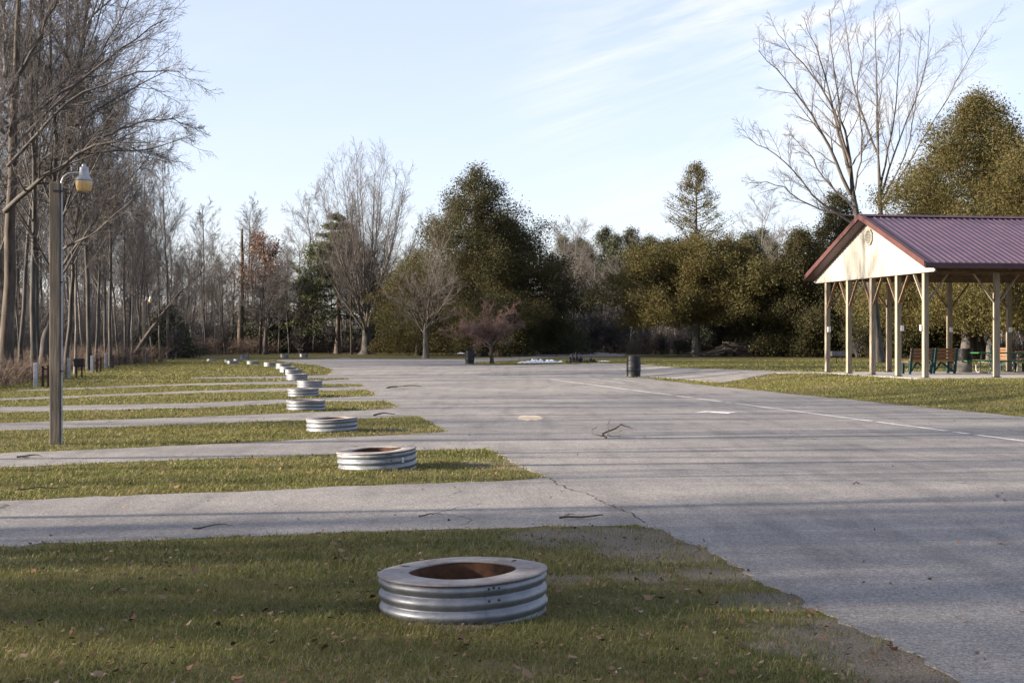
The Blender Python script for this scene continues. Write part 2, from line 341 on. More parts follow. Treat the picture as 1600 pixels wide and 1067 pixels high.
def roughen(pts, step0=.12, amp=.035):
    o = []
    n = len(pts)
    for i in range(n):
        a = np.array(pts[i]); b = np.array(pts[(i + 1) % n]); L = np.linalg.norm(b - a); d = max(np.hypot(*((a + b) / 2)), 4)
        st = step0 * max(1, d / 12); m = max(1, int(L / st)); nrm = np.array([-(b - a)[1], (b - a)[0]]) / max(L, 1e-6)
        for k in range(m):
            p = a + (b - a) * k / m
            o.append(p + nrm * rng.normal() * min(amp, L * .2, st * .3) + nrm * amp * 1.2 * math.sin(p[0] * 2.1 + p[1] * 1.3) * (1 if k else 0) * min(1, L / 2))
    return np.array(o)
polyr = roughen(poly)
def fill(name, pts, m, dz, cuts=0, kind='structure'):
    bm = bmesh.new(); vs = [bm.verts.new((p[0], p[1], 0)) for p in pts]
    es = [bm.edges.new((vs[i], vs[(i + 1) % len(vs)])) for i in range(len(vs))]
    bmesh.ops.triangle_fill(bm, edges=es, use_beauty=True, normal=(0, 0, 1))
    for _ in range(cuts): bmesh.ops.subdivide_edges(bm, edges=[e for e in bm.edges if e.calc_length() > .7], cuts=1)
    for q in bm.verts: q.co.z = float(G(q.co.x, q.co.y)) + dz
    for f in bm.faces:
        if f.normal.z < 0: f.normal_flip()
    bm.normal_update()
    for f in bm.faces:
        if f.normal.z < 0: f.normal_flip()
    be = [e for e in bm.edges if len(e.link_faces) == 1]      # a broken edge that goes down into the soil
    ex = bmesh.ops.extrude_edge_only(bm, edges=be)['geom']
    for q in ex:
        if isinstance(q, bmesh.types.BMVert): q.co.z -= .03
    bmesh.ops.recalc_face_normals(bm, faces=bm.faces[:])
    me = bpy.data.meshes.new(name); bm.to_mesh(me); bm.free()
    o = obj(name, me, m)
    if kind: o['kind'] = kind
    return o
fill('parking_lot', polyr, M['asphalt'], .007)
side = Wp([(976, 588), (933, 567.5), (1064, 576), (1212, 580.3), (1296, 582)]) + Wp([(1300, 584), (1212, 582.8), (1130, 586), (1030, 590)])
fill('path', roughen(side, .1), M['asphalt'], .016, 3)
def line(name, a, b, wd, m, z=.012, brk=0):
    a = np.array(P(*a))[:2]; b = np.array(P(*b))[:2]; d = (b - a) / np.linalg.norm(b - a); n = np.array([-d[1], d[0]]); L = np.linalg.norm(b - a)
    k = max(2, int(L / .25)); l = [a + d * L * i / k + n * (wd / 2 + rng.normal() * .008) for i in range(k + 1)]; r = [a + d * L * i / k - n * (wd / 2 + rng.normal() * .008) for i in range(k + 1)]
    V = [(p[0], p[1], z) for p in l] + [(p[0], p[1], z) for p in r]
    Fq = [(i, k + 1 + i, k + 2 + i, i + 1) for i in range(k) if not (brk and rng.random() < brk)]
    me = mesh_np(name, V, [np.array(Fq)]); return tag(obj(name, me, m), kind='structure')
line('parking_line', (860, 593), (1720, 705.5), .13, M['paint'], brk=.06)
line('parking_line', (922, 592), (975, 599), .14, M['paint_faint'], brk=.2)
line('parking_line', (957, 592), (1012, 599), .14, M['paint_faint'], brk=.2)
line('parking_line', (1440, 666), (1640, 663.5), .1, M['paint_faint'], brk=.2)
def blot(name, px, py, rx, ry, m, z=.011, seed=1):
    c = P(px, py); r = random.Random(seed)
    pts = [(c.x + rx * math.cos(a) * (.75 + .4 * r.random()), c.y + ry * math.sin(a) * (.75 + .4 * r.random())) for a in [2 * math.pi * k / 22 for k in range(22)]]
    return fill(name, pts, m, z)
blot('paint_stain', 828, 653, .28, .9, M['stain'], seed=2)
a_ = P(1082, 645); fill('paint_mark', [(a_.x, a_.y - .2), (a_.x + .36, a_.y + .62), (a_.x + 1.0, a_.y + .15), (a_.x + .75, a_.y - .28), (a_.x + .42, a_.y + .18)], M['paint'], .012)
# crack along the seam between nearest spur and the lot
def crack(name, pts, wd):
    w_ = [np.array(P(*p))[:2] for p in pts]; o = []
    for i in range(len(w_) - 1):
        for k in range(8): o.append(w_[i] + (w_[i + 1] - w_[i]) * k / 8 + rng.normal(size=2) * .02)
    o.append(w_[-1]); o = np.array(o); d = np.gradient(o, axis=0); d /= np.linalg.norm(d, axis=1)[:, None]; n = np.stack([-d[:, 1], d[:, 0]], -1)
    ww = wd * (.4 + rng.random(len(o)))[:, None]
    V = np.concatenate([np.c_[o + n * ww, np.full(len(o), .0105)], np.c_[o - n * ww, np.full(len(o), .0105)]]); k = len(o)
    me = mesh_np(name, V, [np.array([(i, k + i, k + i + 1, i + 1) for i in range(k - 1)])]); return tag(obj(name, me, M['gap_black']), kind='structure')
crack('pavement_crack', [(855, 748), (880, 762), (925, 775), (950, 790), (985, 802), (1008, 818)], .006)
# ------------------------------------------------------------------ grass
pv = polyr; pv2 = np.array(side)
def inside(x, y, pg):
    r = np.zeros(len(x), bool); n = len(pg)
    for i in range(n):
        x1, y1 = pg[i]; x2, y2 = pg[i - 1]
        if y1 == y2: continue
        m = ((y1 > y) != (y2 > y)); 
        if not m.any(): continue
        r[m] ^= x[m] < (x2 - x1) * (y[m] - y1) / (y2 - y1) + x1
    return r
pvs = np.array(poly)
def edge_dist(x, y):
    d = np.full(len(x), 9.)
    n = len(pvs)
    for i in range(n):
        a = pvs[i]; b = pvs[(i + 1) % n]
        if min(a[1], b[1]) > 40: continue
        ab = b - a; t = np.clip(((x - a[0]) * ab[0] + (y - a[1]) * ab[1]) / (ab @ ab), 0, 1)
        d = np.minimum(d, np.hypot(x - a[0] - t * ab[0], y - a[1] - t * ab[1]))
    return d
def lownoise(x, y):
    return .5 + .25 * np.sin(x * 1.7 + 1.3 * np.sin(y * .9)) * np.sin(y * 1.3 + 1.1 * np.sin(x * .7)) + .25 * np.sin(x * 4.1 + y * 2.3 + 2 * np.sin(y * 1.9))
ring_px = [(725, 890, 265), (590, 702, 124), (519, 653, 81), (478, 625, 61), (474, 607, 49), (484, 594.5, 40)]
ring_c = [((px - 800) / F * (F * (H_CAM - .23) / (ty - YH)), F * (H_CAM - .23) / (ty - YH)) for px, ty, _ in ring_px]
tipX = [P(930, 850), P(1380, 1040), P(810, 725), P(660, 668), P(1150, 930)]
def blades(n_per_m2, y0, y1, h0, h1, wd, seed):
    g = np.random.default_rng(seed)
    X0 = -.40 * y1 - 1.5; X1 = .40 * y1 + 1.0
    n = int(n_per_m2 * (X1 - X0) * (y1 - y0)); x = g.uniform(X0, X1, n); y = g.uniform(y0, y1, n)
    k = (x > -.40 * y - 1.5) & (x < .40 * y + 1); x, y = x[k], y[k]
    k = ~inside(x, y, pv); x, y = x[k], y[k]
    if y1 > 40: k = ~inside(x, y, pv2); x, y = x[k], y[k]
    ed = edge_dist(x, y) if y1 <= 45 else np.full(len(x), 2.)
    dn = np.clip(.25 + 1.0 * lownoise(x, y), 0, 1) * (1 - .6 * np.exp(-ed / .18))
    if y1 < 30:
        wn = lownoise(x * 2.1 + 3, y * 1.7) - .5 + .35 * (lownoise(x * 6.3, y * 5.1 + 2) - .5)
        for q, rad in WORN: dn *= 1 - .72 * np.clip(1.2 - np.hypot(x - q.x, y - q.y) / (rad * 1.25) - 1.1 * wn, 0, 1)
        if y1 < 14: dn *= np.where(x > -.3, .55 + .45 * sst(.0, 1.1, ed + .9 * wn), 1)
    keep = g.random(len(x)) < dn
    for cx, cy in ring_c: keep &= (x - cx) ** 2 + (y - cy) ** 2 > .46 ** 2
    # pavilion slab keep-out
    ux = (x - 13.37) * .985 + (y - 46) * .172; uy = -(x - 13.37) * .172 + (y - 46) * .985
    keep &= ~((ux > -.6) & (uy > -.6) & (uy < 8.7))
    x, y = x[keep], y[keep]; n = len(x); z = G(x, y)
    tuft = .6 + .8 * lownoise(x * 2.3 + 5, y * 2.3)
    h = g.uniform(h0, h1, n) * np.clip(tuft, .4, 1.5); a = g.uniform(0, 2 * np.pi, n); ln = h * g.uniform(.3, 2.2, n); wv = wd * g.uniform(.6, 1.3, n)
    dx, dy = np.cos(a), np.sin(a); px, py = -dy * wv, dx * wv
    b0 = np.stack([x - px, y - py, z - .005], -1); b1 = np.stack([x + px, y + py, z - .005], -1)
    m0 = np.stack([x + dx * ln * .35 - px * .8, y + dy * ln * .35 - py * .8, z + h * .62], -1); m1 = np.stack([x + dx * ln * .35 + px * .8, y + dy * ln * .35 + py * .8, z + h * .62], -1)
    tp = np.stack([x + dx * ln, y + dy * ln, z + h], -1)
    V = np.stack([b0, b1, m1, m0, tp], 1).reshape(-1, 3); o = np.arange(n) * 5
    return V, np.stack([o, o + 1, o + 2, o + 3], -1), np.stack([o + 3, o + 2, o + 4], -1)
Vs, Q, T, off = [], [], [], 0
for a in ((8500, 4.5, 9.5, .012, .042, .0015, 1), (4200, 9.5, 13, .014, .045, .0024, 2), (1900, 13, 19, .018, .05, .0036, 3), (950, 19, 31, .02, .05, .0048, 4), (360, 31, 52, .02, .055, .008, 5), (80, 52, 110, .02, .06, .017, 6)):
    v, q, t = blades(*a); Vs.append(v); Q.append(q + off); T.append(t + off); off += len(v)
tag(obj('grass', mesh_np('grass', np.concatenate(Vs), [np.concatenate(Q), np.concatenate(T)]), M['grass']), kind='stuff')
# dead leaves
g = np.random.default_rng(11); n = 9500; y = 5 + 26 * g.random(n) ** 1.3; x = g.uniform(-.42, .40, n) * y - g.random(n) * .5
ins = inside(x, y, pv); k = (~ins) | (g.random(n) < .035); x, y = x[k], y[k]
k = np.ones(len(x), bool)
for cx, cy in ring_c: k &= (x - cx) ** 2 + (y - cy) ** 2 > .53 ** 2
x, y = x[k], y[k]; n = len(x); s = g.uniform(.005, .019, n) * (1 + (g.random(n) < .07) * .9); z = np.where(inside(x, y, pv), .012, .02 + .02 * g.random(n)) 
a = g.uniform(0, 6.28, n); ux = np.stack([np.cos(a), np.sin(a), g.normal(0, .3, n)], -1); uy = np.stack([-np.sin(a), np.cos(a), g.normal(0, .35, n)], -1); c0 = np.stack([x, y, z], -1); s = s[:, None]
cup = np.array([0, 0, 1.]) * s * g.uniform(-.1, .6, n)[:, None]
ring_ = [(-1, 0), (-.5, -.6), (.3, -.65), (1, 0), (.35, .6), (-.55, .55)]
V = np.stack([c0 + ux * s * i + uy * s * j + cup * (abs(i) > .9) for i, j in ring_], 1).reshape(-1, 3)
tag(obj('dead_leaves', mesh_np('dead_leaves', V, [np.arange(n * 6).reshape(-1, 6)]), M['leaf']), kind='stuff')
# pale pebbles on the worn dirt
g = np.random.default_rng(12); pb = MB(); cnt = 0
for (cx, cy, sx, sy, m_) in ((tipX[0].x, tipX[0].y, .45, .35, 220), (tipX[1].x, tipX[1].y, .5, .5, 260), (tipX[4].x, tipX[4].y, .7, .7, 120)):
    for _ in range(m_):
        x0, y0 = g.normal(cx, sx), g.normal(cy, sy); r0 = g.uniform(.004, .014)
        if inside(np.array([x0]), np.array([y0]), pv)[0]: continue
        e = g.uniform(.6, 1.2, 6); pb.add([(x0 + r0 * e[0], y0, .008), (x0, y0 + r0 * e[1], .008), (x0 - r0 * e[2], y0, .008), (x0, y0 - r0 * e[3], .008), (x0, y0, .008 + r0 * .8 * e[4])], [(0, 1, 4), (1, 2, 4), (2, 3, 4), (3, 0, 4)])
tag(pb.build('pebbles', M['gravel']), kind='stuff')

# ------------------------------------------------------------------ trees
def unit(v): return v / np.maximum(np.linalg.norm(v, axis=-1, keepdims=True), 1e-9)
def tubes(PP, RR, s):
    n, k, _ = PP.shape
    t = unit(np.gradient(PP, axis=1)); ref = np.tile(np.array([.31, .77, .12]), (n, 1)); par = np.abs((unit(PP[:, -1] - PP[:, 0]) * unit(ref)).sum(-1)) > .85
    ref[par] = (.9, -.3, .2); u = unit(np.cross(t, ref[:, None])); v = np.cross(t, u)
    an = np.arange(s) * 2 * np.pi / s
    V = PP[:, :, None] + (u[:, :, None] * np.cos(an)[None, None, :, None] + v[:, :, None] * np.sin(an)[None, None, :, None]) * RR[:, :, None, None]
    base = (np.arange(n)[:, None, None] * k + np.arange(k - 1)[None, :, None]) * s; j = np.arange(s)[None, None]; j2 = (j + 1) % s
    Fq = np.stack([base + j, base + j2, base + s + j2, base + s + j], -1).reshape(-1, 4)
    return V.reshape(-1, 3), Fq
def join(parts):
    V, Fq, o = [], [], 0
    for v, f in parts: V.append(v); Fq.append(f + o); o += len(v)
    return np.concatenate(V), np.concatenate(Fq)
def child(PP, RR, g, m, t0, t1, ang, ratio, k, up, jit, rr, rmin, fall=.5, lmin=0, pw=1., var=(.65, 1.3)):
    n, kk, _ = PP.shape; ids = np.repeat(np.arange(n), m)
    t = t0 + (t1 - t0) * ((np.tile(np.arange(m), n) + g.random(n * m)) / m) ** pw
    f = t * (kk - 1); i = np.minimum(f.astype(int), kk - 2); fr = (f - i)[:, None]
    p0 = PP[ids, i] * (1 - fr) + PP[ids, i + 1] * fr; tg = unit(PP[ids, i + 1] - PP[ids, i])
    r0 = (RR[ids, i] * (1 - fr[:, 0]) + RR[ids, i + 1] * fr[:, 0]) * rr
    L = np.linalg.norm(np.diff(PP, axis=1), axis=-1).sum(1)[ids] * ratio * (1 - fall * (t - t0) / max(t1 - t0, 1e-6)) * g.uniform(*var, n * m); L = np.maximum(L, lmin)
    rv = unit(np.cross(tg, g.normal(size=(n * m, 3)))); a = np.radians(g.uniform(*ang, n * m))[:, None]
    d = tg * np.cos(a) + rv * np.sin(a); q = np.empty((n * m, k, 3)); q[:, 0] = p0
    for s in range(1, k):
        d = unit(d + np.array([0, 0, up]) / k * 3 + g.normal(size=d.shape) * jit); q[:, s] = q[:, s - 1] + d * (L / (k - 1))[:, None]
    tt = np.linspace(0, 1, k)[None]; r0 = np.maximum(r0, rmin)[:, None]
    return q, r0 * (1 - tt) + rmin * .7 * tt
def trunk_line(g, H, r, k=10, jit=.03, lean=(0, 0), tip=.03, flare=1.5):
    q = np.zeros((1, k, 3)); z = np.linspace(-.15, H, k); q[0, :, 2] = z
    q[0, :, 0] = np.cumsum(g.normal(0, jit, k)) * H / k + lean[0] * z; q[0, :, 1] = np.cumsum(g.normal(0, jit, k)) * H / k + lean[1] * z
    q[0, :2, :2] *= .3
    rr = r * (1 - np.linspace(0, 1, k)) ** .8 + tip; rr[0] *= flare; return q, rr[None]
def bare_meshes(kind, seed, sides=6):
    g = np.random.default_rng(seed); tw = []
    if kind in ('forest', 'thin'):
        H = g.uniform(14, 17); t = trunk_line(g, H, .115 if kind == 'forest' else .075, 14, .05, (g.normal(0, .035), g.normal(0, .035)), tip=.018)
        l1 = child(*t, g, 30 if kind == 'forest' else 22, .28, .98, (24, 52), .30, 7, .11, .055, .36, .016, .62)
        l2 = child(*l1, g, 9, .15, 1, (22, 48), .46, 5, .07, .08, .5, .009)
        l3 = child(*l2, g, 6, .12, 1, (22, 50), .55, 4, .04, .10, .6, .0065)
        l4 = child(*l3, g, 4, .12, 1, (25, 50), .6, 3, .02, .12, .65, .0052)
        br = [(l1, 5), (l2, 4), (l3, 3), (l4, 3)]
    elif kind == 'spread':
        H = g.uniform(16, 19); t = trunk_line(g, H, .17, 14, .08, (g.normal(0, .05), g.normal(0, .05)), tip=.02)
        l1 = child(*t, g, 24, .2, .98, (32, 66), .44, 10, .06, .08, .42, .02, .6)
        l2 = child(*l1, g, 10, .15, 1, (25, 55), .42, 6, .04, .09, .48, .010)
        l3 = child(*l2, g, 7, .1, 1, (25, 52), .5, 4, .02, .10, .6, .0068)
        l4 = child(*l3, g, 5, .1, 1, (25, 52), .58, 3, .0, .12, .65, .005)
        br = [(l1, 6), (l2, 4), (l3, 3), (l4, 3)]
    elif kind == 'sparse':
        H = 13; t = trunk_line(g, H, .13, 12, .07, (.03, 0))
        l1 = child(*t, g, 14, .4, .98, (30, 60), .28, 7, .10, .10, .5, .02, .5)
        l2 = child(*l1, g, 6, .2, 1, (25, 55), .42, 5, .05, .12, .6, .012)
        l3 = child(*l2, g, 5, .15, 1, (25, 55), .5, 4, .03, .13, .65, .009)
        br = [(l1, 5), (l2, 4), (l3, 3)]
    elif kind == 'vase':
        H = 3.0; t = trunk_line(g, H, .36, 6, .03, tip=.3, flare=1.7)
        l1 = child(*t, g, 26, .45, 1.0, (3, 40), 5.8, 12, .06, .03, .12, .03, .06, var=(.8, 1.12))
        l2 = child(*l1, g, 14, .14, 1, (12, 32), .30, 7, .06, .045, .5, .014, .5)
        l3 = child(*l2, g, 8, .1, 1, (16, 36), .45, 5, .05, .06, .55, .0095)
        l4 = child(*l3, g, 5, .12, 1, (18, 38), .55, 3, .03, .08, .65, .0078)
        br = [(l1, 6), (l2, 4), (l3, 3), (l4, 3)]
    elif kind == 'round':
        H = 2.6; t = trunk_line(g, H, .16, 6, .05, tip=.11, flare=1.5)
        l1 = child(*t, g, 12, .5, 1.0, (10, 55), 2.6, 8, .04, .09, .36, .02, .2)
        l2 = child(*l1, g, 10, .15, 1, (25, 52), .42, 6, .03, .10, .52, .013)
        l3 = child(*l2, g, 7, .1, 1, (25, 55), .5, 4, .02, .12, .62, .009)
        l4 = child(*l3, g, 5, .1, 1, (25, 55), .55, 3, .0, .13, .65, .0072)
        br = [(l1, 5), (l2, 4), (l3, 3), (l4, 3)]
    elif kind == 'crab':
        H = 1.6; t = trunk_line(g, H, .06, 5, .06, tip=.045, flare=1.3)
        l1 = child(*t, g, 12, .55, 1.0, (35, 75), 1.45, 8, .10, .12, .5, .014, .15)
        l2 = child(*l1, g, 11, .12, 1, (30, 65), .45, 6, .04, .16, .6, .009)
        l3 = child(*l2, g, 8, .1, 1, (30, 70), .5, 4, .05, .17, .65, .007)
        l4 = child(*l3, g, 6, .1, 1, (30, 70), .55, 3, .05, .17, .7, .006)
        br = [(l1, 5), (l2, 4), (l3, 3), (l4, 3)]
    elif kind == 'lite':        # for the far mass only
        H = g.uniform(12, 15); t = trunk_line(g, H, .16, 8, .06, (g.normal(0, .04), g.normal(0, .04)))
        l1 = child(*t, g, 18, .12, .98, (28, 60), .32, 5, .10, .09, .4, .022, .5)
        l2 = child(*l1, g, 8, .12, 1, (25, 55), .48, 4, .06, .11, .6, .015)
        l3 = child(*l2, g, 6, .1, 1, (25, 55), .58, 3, .03, .12, .65, .012)
        br = [(l1, 3), (l2, 3), (l3, 3)]
    elif kind == 'shrub':
        g2 = g; n = 16; t = [np.zeros((n, 5, 3)), None]
        a = g.uniform(0, 6.28, n); sp = g.uniform(.1, .9, n); hh = g.uniform(1.2, 2.6, n)
        for s in range(5):
            f = s / 4; t[0][:, s, 0] = np.cos(a) * sp * f ** 1.3 + g.normal(0, .06, n); t[0][:, s, 1] = np.sin(a) * sp * f ** 1.3 + g.normal(0, .06, n); t[0][:, s, 2] = hh * f - .05
        t[1] = np.tile(np.linspace(.03, .012, 5), (n, 1))
        l2 = child(*t, g, 9, .1, 1, (20, 55), .5, 5, .06, .16, .6, .012)
        l3 = child(*l2, g, 7, .1, 1, (25, 60), .5, 4, .03, .18, .65, .009)
        br = [(l2, 3), (l3, 3)]
    tv = tubes(*t, 10 if kind in ('vase', 'spread', 'round') else (4 if kind in ('shrub', 'lite') else 8))
    return tv, join([tubes(*b, s) for b, s in br]), (l3 if kind != 'shrub' else l3)
def explicit(limbs, g, m=(9, 7, 5), ratios=(.36, .42, .5), rm=(.03, .016, .011, .009), ang=(20, 50)):
    """limbs: list of (points, r0, r1)"""
    parts = []
    for pts, r0, r1 in limbs:
        p = np.array(pts, float); seg = np.linspace(0, len(p) - 1, 12); i = np.minimum(seg.astype(int), len(p) - 2); f = (seg - i)[:, None]
        q = p[i] * (1 - f) + p[i + 1] * f
        for _ in range(2): q[1:-1] = (q[:-2] + 2 * q[1:-1] + q[2:]) / 4
        q[1:-1] += g.normal(0, .05, (10, 3)); q = q[None]; r = (r1 + (r0 - r1) * (1 - np.linspace(0, 1, 12)) ** 1.35)[None]
        l2 = child(q, r, g, m[0], .14, 1, ang, ratios[0], 7, .06, .06, .48, rm[1], .5)
        l3 = child(*l2, g, m[1], .15, 1, (25, 50), ratios[1], 5, .04, .08, .55, rm[2])
        l4 = child(*l3, g, m[2], .15, 1, (25, 50), ratios[2], 3, .02, .1, .65, rm[3])
        parts += [tubes(q, r, 7), tubes(*l2, 4), tubes(*l3, 3), tubes(*l4, 3)]
    return join(parts)
def tree_thing(name, label, loc, group=None, cat='tree', rz=0, sca=1):
    o = thing(name, label, cat, loc, rz, group); o.scale = (sca,) * 3 if not isinstance(sca, tuple) else sca; return o
def make_bare(name, label, kind, seed, bark, twig, loc=(0, 0, 0), group=None, rz=0, sca=1, cat='tree'):
    o = tree_thing(name, label, loc, group, cat, rz, sca); (tv, tf), (cv, cf), tips = bare_meshes(kind, seed)
    obj('trunk' if kind != 'shrub' else 'stems', mesh_np('trunk', tv, [tf], True), M[bark], o)
    obj('crown' if kind != 'shrub' else 'twigs', mesh_np('crown', cv, [cf], True), M[twig], o); return o
def leaves_mesh(cc, g, per, sig, size, out=None, droop=.0, asp=.45):
    n = len(cc) * per; c = np.repeat(cc, per, 0) + g.normal(size=(n, 3)) * np.array(sig)
    d = unit(g.normal(size=(n, 3)) + (np.repeat(out, per, 0) * 1.0 if out is not None else 0) + np.array([0, 0, .35 - droop])); e = unit(np.cross(d, g.normal(size=(n, 3))))
    s = size * g.uniform(.5, 1.5, n)[:, None]
    V = np.stack([c - d * s, c - d * s * .1 + e * s * asp, c + d * s, c + d * s * .05 - e * s * asp], 1).reshape(-1, 3)
    return V, np.arange(n * 4).reshape(-1, 4)
def cedar(name, label, loc, H, R, h0, seed, m='cedar', nc=900, per=34, size=.2, prof=None, trunk=.4, lean=0, bark='bark', group=None, lobes=.3, spire=None, cat='tree', trunks=None, inner=.18):
    g = np.random.default_rng(seed); o = tree_thing(name, label, loc, group, cat)
    prof = prof or (lambda t: np.clip((1 - t) ** .75 * (1 - .35 * np.exp(-t * 9)), 0, 1))
    t = g.random(nc * 6); k = g.random(len(t)) < prof(t) + .08 * (prof(t) > .06); t = t[k][:nc]; nn = len(t); a = g.uniform(0, 2 * np.pi, nn)
    lob = 1 + lobes * np.sin(3 * a + 5 * t + seed) + lobes * .9 * np.sin(7 * a - 9 * t + 2 * seed) * .7 + lobes * .8 * np.sin(23 * t + 2 * a + seed)
    rad = R * prof(t) * lob * np.where(g.random(nn) < inner, g.random(nn) ** .5 * .8, .72 + .34 * g.random(nn))
    z = h0 + (H - h0) * t - .12 * rad; cc = np.stack([rad * np.cos(a) + lean * z, rad * np.sin(a), z], -1)
    outv = np.stack([np.cos(a), np.sin(a), .3 + 0 * a], -1); sg = .34 + .03 * R; per = int(per * 3.3); size *= .42
    parts = [leaves_mesh(cc, g, per, (sg * .8, sg * .8, sg * .7), size, outv)]
    br = []
    tr = trunk_line(g, H * .93, trunk, 9, .02, (lean, 0), flare=1.6)
    if spire:                                   # thin open top: whorls with tufts at their ends
        z0, n_b, L0 = spire; zz = z0 + (H - z0) * (np.arange(n_b) / n_b) ** .95; aa = g.uniform(0, 6.28, n_b); LL = L0 * (1 - (zz - z0) / (H - z0)) ** .8 * g.uniform(.7, 1.1, n_b) + .25
        q = np.zeros((n_b, 5, 3)); f = np.linspace(0, 1, 5)[None]
        q[:, :, 0] = np.cos(aa)[:, None] * LL[:, None] * f; q[:, :, 1] = np.sin(aa)[:, None] * LL[:, None] * f; q[:, :, 2] = zz[:, None] + LL[:, None] * (.45 * f - .25 * f * (1 - f))
        br.append(tubes(q, np.tile(np.linspace(.045, .015, 5), (n_b, 1)), 3)); tf_ = g.uniform(.45, 1, (n_b, 5)); 
        cs = np.stack([q[np.arange(n_b), np.minimum((tf_[:, j] * 4).astype(int) + 0, 4)] + g.normal(0, .15, (n_b, 3)) for j in range(5)], 1).reshape(-1, 3)
        parts.append(leaves_mesh(cs, g, 22, (.2, .2, .15), .07))
    # limbs inside the crown
    zl = h0 + (H - h0) * g.uniform(0, .8, 60); al = g.uniform(0, 6.28, 60); tl = (zl - h0) / (H - h0); Ll = R * prof(tl) * .9; q = np.zeros((60, 4, 3)); f = np.linspace(0, 1, 4)[None]
    q[:, :, 0] = np.cos(al)[:, None] * Ll[:, None] * f + lean * zl[:, None]; q[:, :, 1] = np.sin(al)[:, None] * Ll[:, None] * f; q[:, :, 2] = zl[:, None] + Ll[:, None] * .25 * f * f - .2 * Ll[:, None] * f
    br.append(tubes(q, np.tile(np.linspace(.09, .02, 4), (60, 1)), 4))
    if trunks:
        tt = []
        for dx, dy, r_, ln in trunks:
            q_, r2 = trunk_line(g, H * .6, r_, 8, .03, (ln, 0), flare=1.5); q_[..., 0] += dx; q_[..., 1] += dy; tt.append(tubes(q_, r2, 10))
            
        for v_, f_ in tt: obj('trunk', mesh_np('trunk', v_, [f_], True), M[bark], o)
    else:
        v_, f_ = tubes(*tr, 10); obj('trunk', mesh_np('trunk', v_, [f_], True), M[bark], o)
    bo = join(br); obj('limbs', mesh_np('limbs', bo[0], [bo[1]], True), M['bark'], o)
    v_, f_ = join(parts); obj('crown', mesh_np('crown', v_, [f_]), M[m], o); return o
def pine(name, label, loc, H, R, seed, group=None):
    g = np.random.default_rng(seed); o = tree_thing(name, label, loc, group)
    tr = trunk_line(g, H, .3, 9, .02); nb = 105; zz = np.sort(g.uniform(.16, .97, nb)) * H; zz = np.round(zz / (H * .07)) * H * .07 + g.normal(0, .1, nb); aa = g.uniform(0, 6.28, nb)
    LL = R * np.clip(1 - (zz / H) ** 1.7, .06, 1) * g.uniform(.7, 1.15, nb); q = np.zeros((nb, 7, 3)); f = np.linspace(0, 1, 7)[None]
    q[:, :, 0] = np.cos(aa)[:, None] * LL[:, None] * f; q[:, :, 1] = np.sin(aa)[:, None] * LL[:, None] * f; q[:, :, 2] = zz[:, None] + LL[:, None] * (.3 * f * f - .22 * f)
    r = np.tile(np.linspace(.06, .015, 7), (nb, 1)); l2 = child(q, r, g, 9, .3, 1, (30, 60), .32, 4, .05, .06, .6, .012)
    cs = l2[0][:, 1:].reshape(-1, 3); v, f2 = leaves_mesh(cs, g, 24, (.30, .30, .11), .13, None, -.2, .28)
    a_, b_ = tubes(*tr, 8); obj('trunk', mesh_np('trunk', a_, [b_], True), M['bark_dark'], o)
    a_, b_ = join([tubes(q, r, 4), tubes(*l2, 3)]); obj('limbs', mesh_np('limbs', a_, [b_], True), M['bark'], o)
    obj('crown', mesh_np('crown', v, [f2]), M['pine'], o); return o
#TREES
# --- left woodland: prototypes, first uses are placed, then copied
WOOD = 'bare trees of the left woodland'; LW = 'tall bare grey tree in the crowded woodland along the left side'
prot = [make_bare('bare_tree', LW, 'forest' if i < 3 else 'thin', 100 + i, 'bark' if i % 3 else 'bark_pale', 'twig', group=WOOD) for i in range(7)]
spr = [make_bare('bare_tree', LW, 'spread', 200 + i, 'bark', 'twig', group=WOOD) for i in range(3)]
for o in prot + spr: o['used'] = 0
def put(pr, loc, rz, s, label=None, group=None):
    if not pr.get('used'):
        pr['used'] = 1; pr.location = loc; pr.rotation_euler = (0, 0, rz); pr.scale = (s,) * 3 if not isinstance(s, tuple) else s
        if label: pr['label'] = label
        if group: pr['group'] = group
        return pr
    return dup(pr, loc, rz, s, label, group)
rnd = random.Random(5)
# edge of the woodland: px, distance
edge = [(-25, 47), (32, 58), (52, 56), (66, 60), (85, 57), (104, 62), (118, 66), (-10, 60), (20, 66), (140, 72), (150, 80), (165, 84), (172, 78), (185, 88), (196, 90), (206, 92), (215, 96), (222, 104), (238, 100),
        (250, 108), (262, 112), (275, 118), (288, 124), (300, 135), (318, 140), (336, 150), (60, 72), (90, 76), (110, 82), (130, 90), (0, 75), (155, 98), (176, 105), (200, 112), (228, 118), (245, 126), (30, 84), (268, 132), (-40, 70)]
for i, (px, d) in enumerate(edge):
    big = d < 78
    pr = rnd.choice(spr) if (d < 62 and rnd.random() < .3) else rnd.choice(prot)
    s = rnd.uniform(.95, 1.25) if big else rnd.uniform(.72, .98)
    if d > 115: s *= .8
    put(pr, at(px, d), rnd.uniform(0, 6.28), (s * .82, s * .82, s))
# deeper rows
for i in range(38):
    d = rnd.uniform(74, 150); px = -140 + (d - 60) / 90 * 420 - rnd.uniform(20, 230); px = max(px, -160)
    s = rnd.uniform(.75, 1.05); put(rnd.choice(prot[3:]), at(px, d), rnd.uniform(0, 6.28), (s * .85, s * .85, s))
